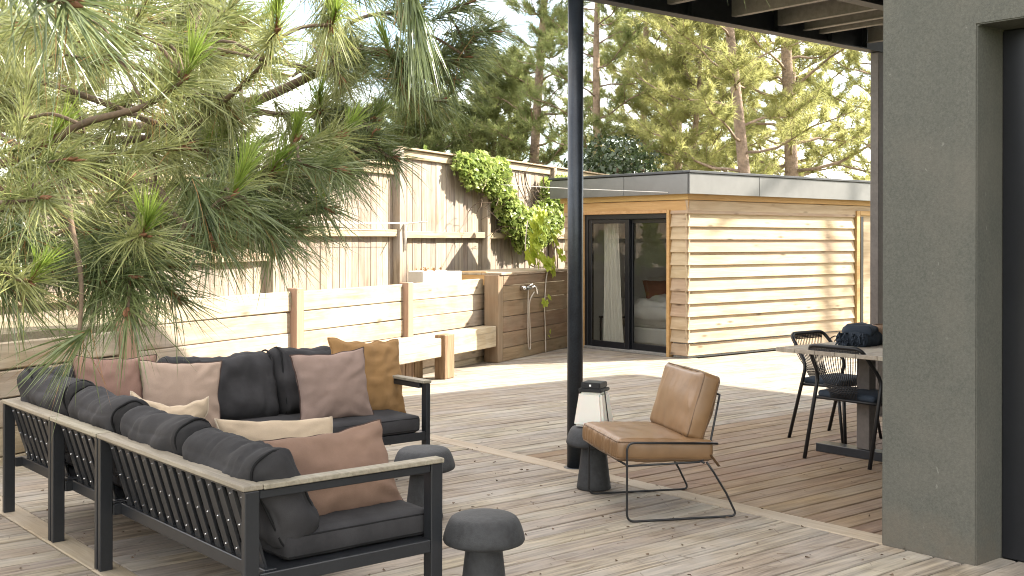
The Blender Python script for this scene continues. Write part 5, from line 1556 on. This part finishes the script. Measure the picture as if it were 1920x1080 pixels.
SHOOTS = [
    ((1.344, 3.044, 1.943), (0.046, -0.168, 0.063), 0.19, 'n', 1),
    ((1.492, 3.051, 1.621), (0.058, -0.178, 0.083), 0.20, 'd', 1),
    ((1.711, 3.259, 2.057), (0.013, -0.271, 0.101), 0.18, 'n', 1),
    ((2.557, 3.336, 2.163), (0.054, -0.175, 0.0), 0.17, 'd', 0),
    ((2.414, 3.585, 1.797), (0.014, -0.076, -0.033), 0.17, 'd', 0),
    ((2.488, 3.524, 2.358), (0.099, -0.212, 0.004), 0.17, 'd', 0),
    ((1.037, 3.012, 1.243), (-0.071, 0.085, -0.064), 0.21, 's', 0),
    ((1.167, 2.996, 1.301), (-0.063, -0.142, -0.123), 0.20, 'd', 0),
    ((0.95, 3.111, 1.383), (0.051, -0.172, -0.044), 0.18, 'n', 1),
    ((0.982, 3.084, 1.607), (0.077, -0.324, 0.005), 0.20, 'n', 0),
    ((1.217, 3.019, 1.51), (-0.016, -0.247, 0.027), 0.20, 'n', 1),
    ((1.849, 3.339, 1.811), (0.016, -0.079, 0.081), 0.18, 'n', 1),
    ((0.673, 1.976, 1.898), (0.036, -0.095, -0.032), 0.21, 'd', 0),
    ((1.462, 2.101, 2.048), (0.004, -0.068, -0.077), 0.24, 'h', 0),
    ((1.686, 2.825, 2.103), (-0.017, -0.05, -0.098), 0.18, 'n', 1),
    ((1.136, 3.866, 1.901), (0.033, -0.418, -0.134), 0.19, 'n', 0),
    ((2.212, 1.868, 2.31), (0.08, -0.131, -0.068), 0.19, 'h', 0),
    ((1.86, 4.045, 2.374), (0.082, -0.199, 0.041), 0.18, 'n', 0),
    ((1.275, 4.185, 2.208), (0.865, -0.433, 0.254), 0.16, 'n', 1),
    ((1.612, 4.746, 1.809), (-0.295, -0.953, -0.067), 0.17, 'n', 0),
    ((1.351, 3.657, 2.06), (0.712, -0.684, -0.162), 0.17, 'n', 1),
    ((2.037, 4.406, 1.866), (0.005, -0.605, -0.796), 0.17, 'n', 0),
    ((1.503, 4.694, 1.981), (0.202, -0.509, -0.837), 0.20, 'n', 0),
    ((1.301, 4.737, 1.983), (-0.36, -0.592, -0.721), 0.17, 'n', 0),
    ((1.746, 4.913, 2.368), (0.971, 0.239, 0.025), 0.18, 'n', 0),
    ((1.412, 4.438, 1.791), (0.089, 0.355, -0.931), 0.19, 'n', 0),
    ((1.581, 4.353, 2.083), (0.845, -0.293, 0.448), 0.17, 'n', 0),
    ((1.138, 3.565, 1.778), (0.563, -0.821, 0.098), 0.19, 'n', 1),
    ((1.345, 4.283, 1.988), (-0.143, -0.492, 0.859), 0.20, 'n', 1),
    ((1.152, 3.885, 1.999), (0.743, -0.351, 0.57), 0.17, 'n', 0),
    ((1.317, 3.993, 1.849), (0.908, -0.125, -0.4), 0.20, 'n', 0),
    ((1.104, 3.979, 2.182), (0.54, -0.793, 0.282), 0.18, 'n', 0),
    ((1.166, 3.821, 2.034), (0.658, -0.489, 0.572), 0.16, 'n', 0),
    ((1.946, 4.789, 1.84), (0.704, -0.656, -0.274), 0.20, 'n', 0),
    ((1.379, 5.284, 2.245), (0.93, -0.325, -0.169), 0.18, 'n', 0),
    ((2.058, 4.412, 1.999), (-0.439, -0.764, -0.474), 0.17, 'n', 1),
    ((1.411, 4.042, 2.186), (0.777, -0.629, -0.025), 0.17, 'n', 0),
    ((1.018, 3.927, 2.173), (0.283, -0.947, 0.153), 0.17, 'n', 0),
    ((1.618, 5.118, 2.376), (0.838, -0.542, 0.065), 0.17, 'n', 0),
    ((1.049, 3.899, 2.168), (0.349, -0.929, 0.125), 0.17, 'n', 0),
    ((1.074, 4.046, 1.969), (0.489, 0.605, 0.628), 0.16, 'n', 0),
    ((1.485, 4.038, 1.847), (-0.366, 0.392, -0.844), 0.18, 'n', 0),
    ((1.097, 3.586, 1.964), (0.263, 0.284, 0.922), 0.17, 'n', 0),
    ((1.796, 3.965, 1.826), (0.924, 0.116, 0.364), 0.17, 'n', 1),
    ((1.196, 3.908, 2.109), (0.645, -0.349, 0.68), 0.17, 'n', 0),
    ((1.225, 4.579, 1.779), (0.684, 0.524, 0.508), 0.18, 'n', 0),
    ((2.005, 4.399, 1.974), (-0.332, -0.654, -0.68), 0.18, 'n', 0),
    ((1.4, 5.075, 2.273), (0.677, -0.542, -0.498), 0.20, 'n', 0),
    ((1.56, 4.788, 1.973), (0.308, -0.047, -0.95), 0.19, 'n', 0),
    ((1.646, 4.479, 1.956), (0.969, 0.203, 0.142), 0.20, 'n', 1),
    ((2.176, 4.632, 2.389), (0.958, -0.018, -0.288), 0.19, 'n', 0),
    ((1.022, 3.837, 1.747), (0.528, -0.819, 0.225), 0.19, 'n', 0),
    ((1.264, 4.692, 2.237), (-0.598, -0.302, -0.742), 0.19, 'n', 0),
    ((1.479, 3.198, 2.045), (0.982, 0.143, -0.121), 0.16, 'n', 0),
    ((1.999, 4.444, 2.316), (0.982, -0.048, -0.181), 0.20, 'n', 0),
    ((1.377, 3.696, 1.766), (0.493, -0.809, 0.321), 0.17, 'n', 0),
    ((1.779, 3.923, 1.855), (0.9, -0.176, -0.398), 0.16, 'n', 0),
    ((1.178, 4.459, 1.958), (0.812, 0.214, -0.543), 0.18, 'n', 0),
    ((1.386, 4.865, 2.151), (-0.255, 0.206, -0.945), 0.16, 'n', 0),
    ((1.482, 3.366, 1.777), (0.706, -0.703, 0.08), 0.18, 'n', 0),
    ((1.549, 3.62, 2.057), (-0.063, 0.134, 0.989), 0.20, 'n', 0),
    ((1.283, 4.646, 2.264), (-0.614, -0.453, -0.646), 0.18, 'n', 0),
    ((2.251, 4.455, 1.88), (0.637, -0.351, -0.687), 0.20, 'n', 1),
    ((2.133, 4.669, 2.244), (0.615, 0.414, 0.671), 0.19, 'n', 0),
    ((1.692, 3.749, 1.801), (0.551, -0.684, -0.479), 0.18, 'n', 1),
    ((2.274, 4.684, 2.102), (0.85, 0.484, -0.209), 0.16, 'n', 0),
    ((1.977, 4.117, 2.026), (-0.469, -0.795, 0.384), 0.18, 'n', 0),
    ((2.059, 4.752, 2.283), (0.363, 0.354, 0.862), 0.19, 'n', 1),
    ((2.534, 4.025, 2.01), (0.987, 0.047, -0.156), 0.17, 'n', 0),
    ((2.673, 4.367, 2.153), (0.835, -0.288, 0.47), 0.19, 'n', 1),
    ((2.227, 3.822, 1.979), (-0.535, -0.828, -0.168), 0.19, 'n', 1),
    ((1.767, 3.602, 1.904), (0.917, 0.062, -0.395), 0.17, 'n', 1),
    ((2.595, 4.414, 2.34), (0.758, 0.073, 0.648), 0.18, 'n', 1),
    ((1.734, 3.552, 1.918), (0.555, -0.027, -0.832), 0.20, 'n', 0),
    ((1.795, 3.956, 1.938), (0.928, -0.124, 0.351), 0.16, 'n', 1),
    ((2.011, 4.758, 1.828), (0.624, -0.396, -0.673), 0.19, 'n', 0),
    ((2.439, 3.923, 2.273), (0.881, -0.394, -0.261), 0.18, 'n', 0),
    ((2.736, 4.426, 1.968), (0.982, -0.143, 0.121), 0.19, 'n', 1),
    ((2.292, 4.111, 1.929), (0.173, -0.693, -0.7), 0.17, 'n', 0),
    ((2.435, 3.955, 2.129), (0.781, -0.561, -0.273), 0.19, 'n', 0),
    ((1.868, 3.895, 2.168), (0.593, -0.683, -0.427), 0.20, 'n', 0),
    ((2.261, 3.713, 2.091), (0.096, -0.546, -0.832), 0.17, 'n', 0),
    ((1.828, 3.65, 2.246), (0.433, -0.883, 0.179), 0.19, 'n', 0),
    ((2.498, 4.59, 2.229), (0.98, -0.075, -0.187), 0.17, 'n', 0),
    ((2.141, 4.958, 1.827), (0.812, -0.312, -0.493), 0.18, 'n', 0),
    ((1.824, 3.798, 2.225), (0.306, -0.935, -0.18), 0.20, 'n', 1),
    ((2.059, 3.39, 1.847), (0.924, -0.315, 0.219), 0.17, 'n', 1),
    ((2.601, 4.191, 2.322), (0.98, -0.195, 0.038), 0.18, 'n', 0),
    ((2.395, 3.843, 2.197), (0.437, 0.458, -0.774), 0.16, 'n', 1),
    ((1.585, 3.731, 2.076), (0.315, -0.787, 0.53), 0.20, 'n', 1),
    ((2.106, 4.429, 1.851), (0.33, -0.233, -0.915), 0.19, 'n', 0),
    ((2.547, 4.097, 1.861), (0.688, -0.377, -0.62), 0.19, 'n', 0),
    ((1.587, 3.561, 1.572), (0.934, -0.169, -0.316), 0.19, 'n', 1),
    ((1.298, 3.322, 1.672), (0.6, -0.316, 0.735), 0.17, 'n', 0),
    ((1.528, 4.123, 1.545), (0.83, -0.534, -0.162), 0.18, 'n', 0),
    ((1.556, 4.121, 1.722), (0.497, -0.86, -0.113), 0.20, 'n', 1),
    ((1.361, 4.243, 1.686), (0.872, -0.474, -0.123), 0.17, 'n', 0),
    ((1.576, 3.878, 1.597), (0.976, -0.216, -0.034), 0.19, 'n', 1),
    ((1.97, 3.841, 1.539), (0.752, 0.121, -0.648), 0.18, 'n', 0),
    ((1.704, 3.584, 1.504), (0.496, -0.486, -0.719), 0.18, 'n', 1),
    ((1.774, 3.611, 1.638), (0.338, -0.332, -0.881), 0.18, 'n', 0),
    ((1.081, 3.628, 1.549), (-0.535, -0.61, 0.584), 0.19, 'n', 0),
    ((1.379, 3.909, 1.488), (0.629, -0.025, -0.777), 0.19, 'n', 0),
    ((1.879, 3.863, 1.488), (0.82, 0.01, -0.573), 0.19, 'n', 0),
    ((1.729, 4.136, 1.59), (0.528, -0.554, -0.644), 0.16, 'n', 0),
    ((1.601, 3.611, 1.587), (-0.15, -0.575, -0.804), 0.17, 'n', 0),
    ((1.369, 4.141, 1.705), (0.699, -0.711, -0.075), 0.19, 'n', 0),
    ((1.329, 4.238, 1.466), (0.656, -0.708, -0.262), 0.16, 'n', 0),
    ((1.719, 3.622, 1.557), (0.561, -0.372, -0.739), 0.19, 'n', 1),
    ((1.041, 3.502, 1.581), (0.978, -0.207, -0.001), 0.20, 'n', 0),
    ((1.506, 3.335, 1.508), (0.887, 0.027, -0.461), 0.18, 'n', 0),
    ((1.324, 4.455, 1.621), (0.957, 0.112, -0.266), 0.19, 'n', 0),
    ((1.953, 3.749, 1.626), (0.972, 0.004, -0.236), 0.18, 'd', 0),
    ((1.951, 3.852, 1.786), (0.898, -0.353, -0.263), 0.17, 'd', 0),
    ((2.028, 3.518, 1.686), (0.973, -0.069, -0.221), 0.17, 'd', 0),
    ((1.941, 3.469, 1.714), (0.993, -0.104, 0.052), 0.17, 'd', 1),
    ((1.701, 3.275, 1.566), (0.093, -0.963, -0.252), 0.16, 'd', 0),
    ((1.873, 3.09, 1.714), (0.52, -0.837, -0.17), 0.20, 'd', 0),
    ((1.951, 3.449, 1.576), (0.983, -0.158, -0.088), 0.17, 'd', 1),
    ((1.76, 3.261, 1.551), (0.364, -0.648, -0.669), 0.19, 'd', 0),
    ((1.715, 3.434, 1.556), (-0.019, -0.556, -0.831), 0.19, 'd', 0),
    ((2.164, 3.633, 1.771), (-0.519, -0.834, -0.189), 0.19, 'd', 1),
    ((1.649, 3.369, 1.596), (-0.048, -0.449, -0.892), 0.16, 'd', 0),
    ((2.034, 3.883, 1.718), (0.958, -0.097, -0.271), 0.17, 'd', 0),
    ((1.309, 3.138, 1.463), (0.896, -0.415, 0.161), 0.20, 'd', 0),
    ((1.149, 3.128, 1.37), (-0.108, -0.654, -0.749), 0.19, 'd', 0),
    ((1.154, 3.166, 1.385), (-0.569, -0.494, -0.657), 0.17, 'd', 0),
    ((1.186, 3.537, 1.412), (0.324, -0.786, -0.526), 0.19, 'd', 0),
    ((1.202, 3.066, 1.396), (0.28, -0.959, -0.033), 0.17, 'd', 0),
    ((1.009, 3.369, 1.415), (0.957, -0.174, -0.234), 0.17, 'd', 0),
    ((2.716, 4.063, 2.172), (0.935, -0.266, -0.233), 0.17, 'd', 0),
    ((2.599, 3.326, 2.248), (0.774, -0.356, 0.523), 0.19, 'd', 0),
    ((2.696, 3.673, 2.046), (0.997, -0.077, 0.015), 0.17, 'd', 1),
    ((2.543, 3.475, 2.201), (0.787, -0.607, 0.11), 0.18, 'd', 0),
    ((2.397, 3.593, 2.182), (-0.888, -0.246, 0.388), 0.19, 'd', 1),
    ((2.538, 3.457, 2.189), (0.533, -0.835, 0.14), 0.18, 'd', 0),
    ((2.968, 3.881, 2.262), (0.867, -0.274, 0.416), 0.17, 'd', 0),
    ((2.689, 3.772, 2.178), (0.864, -0.358, -0.355), 0.16, 'd', 0),
    ((2.43, 3.567, 2.063), (0.122, -0.048, -0.991), 0.17, 'd', 1),
    ((2.438, 3.721, 2.206), (0.707, -0.702, 0.09), 0.17, 'd', 0),
    ((2.337, 3.943, 1.838), (-0.059, 0.216, -0.975), 0.20, 'd', 0),
    ((2.312, 3.959, 1.93), (-0.06, 0.897, -0.437), 0.17, 'd', 0),
    ((2.446, 3.795, 1.964), (0.579, -0.761, 0.293), 0.20, 'd', 1),
    ((2.274, 3.683, 1.739), (-0.237, -0.505, -0.83), 0.18, 'd', 0),
    ((1.352, 4.595, 2.343), (-0.34, -0.726, 0.598), 0.20, 'n', 1),
    ((1.756, 3.573, 2.296), (0.679, 0.207, 0.705), 0.16, 'n', 1),
    ((1.307, 3.249, 2.13), (0.698, -0.271, 0.663), 0.17, 'n', 0),
    ((1.923, 4.15, 2.308), (0.971, 0.218, -0.096), 0.18, 'n', 1),
    ((1.3, 4.596, 2.419), (-0.368, -0.825, 0.428), 0.16, 'n', 0),
    ((1.411, 3.611, 2.382), (0.281, 0.091, -0.955), 0.17, 'n', 0),
    ((2.007, 3.935, 2.289), (0.735, -0.617, -0.282), 0.20, 'n', 1),
    ((1.452, 2.716, 2.044), (-0.335, -0.937, 0.099), 0.17, 'n', 1),
    ((1.26, 3.045, 2.184), (0.202, -0.625, 0.754), 0.19, 'n', 0),
    ((1.64, 3.68, 2.322), (0.231, -0.845, -0.483), 0.16, 'n', 0),
    ((1.216, 3.106, 2.248), (-0.679, -0.685, -0.265), 0.17, 'n', 0),
    ((1.437, 3.928, 2.394), (-0.391, -0.746, 0.539), 0.19, 'n', 1),
    ((1.012, 3.386, 2.095), (-0.974, 0.13, -0.185), 0.18, 'n', 0),
    ((1.365, 3.513, 2.305), (0.007, 0.267, 0.964), 0.18, 'n', 0),
    ((2.218, 3.292, 2.39), (0.009, -0.983, 0.185), 0.18, 'd', 1),
    ((2.242, 3.203, 2.33), (-0.197, -0.881, 0.431), 0.17, 'd', 0),
    ((2.494, 3.221, 2.343), (0.254, -0.934, 0.253), 0.18, 'd', 0),
    ((1.922, 3.057, 2.298), (0.907, -0.159, -0.39), 0.17, 'd', 0),
    ((1.853, 3.076, 2.265), (0.855, -0.16, -0.494), 0.19, 'd', 0),
    ((0.965, 3.228, 1.341), (0.623, -0.473, -0.624), 0.19, 'd', 0),
    ((1.076, 3.266, 1.395), (0.602, -0.166, -0.781), 0.19, 'd', 0),
    ((1.41, 3.249, 1.325), (0.508, -0.427, -0.748), 0.18, 'd', 0),
    ((1.216, 3.28, 1.376), (0.491, -0.419, -0.764), 0.19, 'd', 0),
    ((0.992, 3.466, 1.468), (0.619, -0.19, -0.762), 0.20, 'n', 0),
    ((1.765, 3.344, 1.704), (0.112, -0.98, -0.162), 0.19, 'n', 1),
    ((1.578, 3.174, 1.682), (0.779, 0.062, 0.625), 0.18, 'n', 1),
    ((2.02, 3.392, 1.597), (0.82, -0.414, -0.396), 0.19, 'd', 0),
    ((1.788, 3.195, 1.532), (0.371, -0.925, -0.083), 0.20, 'd', 0),
    ((1.688, 3.148, 1.49), (0.668, 0.006, -0.745), 0.20, 'd', 0),
    ((1.451, 3.085, 1.491), (0.264, -0.167, -0.95), 0.20, 'd', 0),
    ((1.368, 3.153, 1.422), (0.873, -0.446, -0.198), 0.19, 'd', 0),
    ((1.099, 3.247, 1.721), (0.558, -0.821, 0.121), 0.20, 'n', 0),
    ((2.35, 3.638, 1.896), (0.071, -0.799, 0.596), 0.17, 'd', 0),
    ((2.639, 3.268, 2.256), (0.864, -0.498, 0.075), 0.16, 'd', 0),
    ((2.579, 3.447, 2.095), (0.723, -0.68, -0.125), 0.17, 'd', 0),
    ((0.997, 3.332, 1.513), (0.892, -0.172, 0.417), 0.20, 'd', 0),
    ((1.228, 3.4, 1.514), (-0.848, 0.506, -0.158), 0.20, 'd', 0),
    ((1.787, 3.716, 2.146), (0.699, -0.075, 0.711), 0.19, 'n', 1),
    ((1.525, 4.063, 2.143), (0.015, -0.642, -0.767), 0.19, 'n', 0),
    ((2.146, 3.678, 1.79), (-0.695, -0.716, -0.068), 0.18, 'n', 1),
]

def near_pine():
    t = thing('pine_tree', 'big pine with long needled boughs hanging over the sofa', 'tree', T(.45, 4.9, 0))
    tk = [(.35, 4.9, -.1), (.40, 4.92, 1.2), (.42, 4.96, 2.6), (.5, 5.05, 4.2), (.55, 5.1, 6.0), (.6, 5.2, 8.5)]
    tube('trunk', smooth_path(tk, 4), [.17 - .006 * k for k in range(21)], M_bark, t, 14)
    for pts, r0, r1 in BOUGHS:
        p = [Vector(q) for q in pts]
        root = Vector((.42, 4.98, max(1.9, min(4.4, p[0].z + .35))))
        if p[0].x > 1.9 and (p[0] - root).length > 2.2: full = p          # forks of another bough
        else: full = [root, root.lerp(p[0], .55) + Vector((0, 0, .10))] + p
        sp_ = smooth_path(full, 5)
        n = len(sp_)
        tube('bough', sp_, [r0 * 1.5 * (1 - k / n) + r1 * k / n for k in range(n)], M_twig, t, 7)
    tubes('twigs', [(smooth_path([Vector(a), Vector(a).lerp(Vector(b), .5) + Vector((0, 0, .02)), Vector(b), Vector(c)], 4), [.006 - .0002 * k for k in range(13)]) for a, b, c in TWIGS], M_twig, t, 6, kind='stuff')
    buf = {'n': [], 'd': [], 'new': [], 'dry': []}
    buds, cand = [], []
    for tip, ax, L, k, new in SHOOTS:
        tip = np.array(tip); ax = np.array(ax); ax = ax / np.linalg.norm(ax)
        n = {'n': 165, 'd': 165, 's': 60, 'h': 110}[k]
        span = {'n': .20, 'd': .20, 's': .05, 'h': .10}[k]
        s = rng.random(n)
        B = tip - ax * (s * span)[:, None]
        r = unit(rng.normal(size=(n, 3)))
        r = r - ax * (r @ ax)[:, None]
        r = unit(r)
        op = rng.uniform(.25, 1.25, n) if k != 'h' else rng.uniform(.1, .7, n)
        d = unit(ax * np.cos(op)[:, None] + r * np.sin(op)[:, None])
        if k in ('s', 'h'): d = unit(d + np.array([0, 0, -.35 if k == 's' else -1.3]))
        Ln = rng.uniform(.75, 1.12, n) * L * (1.05 - .15 * s)
        dr = rng.uniform(.05, .30, n) * (1.4 if k == 'h' else 1)
        Wd = rng.uniform(.0032, .0048, n)
        curl = rng.normal(size=(n, 3)) * .07
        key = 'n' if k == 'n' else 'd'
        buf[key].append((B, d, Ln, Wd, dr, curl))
        # a few dead brown needles caught in the shoot
        m = 7
        a = rng.normal(size=(m, 3)) * .6 + np.array([0, 0, -1.2])
        buf['dry'].append((tip - ax * (rng.random(m) * span)[:, None], a, rng.uniform(.6, 1, m) * L, np.full(m, .0022), np.full(m, .1), rng.normal(size=(m, 3)) * .1))
        buds.append((tip, ax))
        if new:
            m = 80
            up = unit((ax * .8 + np.array([0, 0, .9]))[None])[0]
            cl = rng.uniform(.05, .10)
            cand.append((tip, up, cl))
            s2 = rng.random(m)
            r = unit(rng.normal(size=(m, 3))); r = unit(r - up * (r @ up)[:, None])
            op = rng.uniform(.10, .62, m)
            d = up * np.cos(op)[:, None] + r * np.sin(op)[:, None]
            buf['new'].append((tip + up * (s2 * cl)[:, None], d, rng.uniform(.45, .75, m) * L, np.full(m, .0034), rng.uniform(0, .05, m), rng.normal(size=(m, 3)) * .04))
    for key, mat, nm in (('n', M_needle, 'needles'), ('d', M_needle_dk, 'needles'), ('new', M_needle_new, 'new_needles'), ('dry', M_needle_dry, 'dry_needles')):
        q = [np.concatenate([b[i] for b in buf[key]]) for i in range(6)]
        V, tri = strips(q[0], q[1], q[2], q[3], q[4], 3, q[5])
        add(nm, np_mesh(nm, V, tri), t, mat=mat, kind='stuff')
    bl_ = []
    for tip, ax in buds:
        tip, ax = Vector(tip), Vector(ax)
        bl_.append(([tip - ax * .03, tip - ax * .01, tip + ax * .012, tip + ax * .028], [.004, .007, .006, .0015]))
        for _ in range(2):
            o = Vector((random.uniform(-1, 1), random.uniform(-1, 1), random.uniform(-.3, 1))) * .010
            bl_.append(([tip + o - ax * .01, tip + o * 1.6 + ax * .008, tip + o * 2 + ax * .022], [.003, .0042, .001]))
    for tip, up, cl in cand:
        tip, up = Vector(tip), Vector(up)
        bl_.append(([tip, tip + up * cl * .5, tip + up * cl], [.005, .0045, .003]))
    tubes('buds', bl_, M_bud, t, 6, kind='stuff')
near_pine()
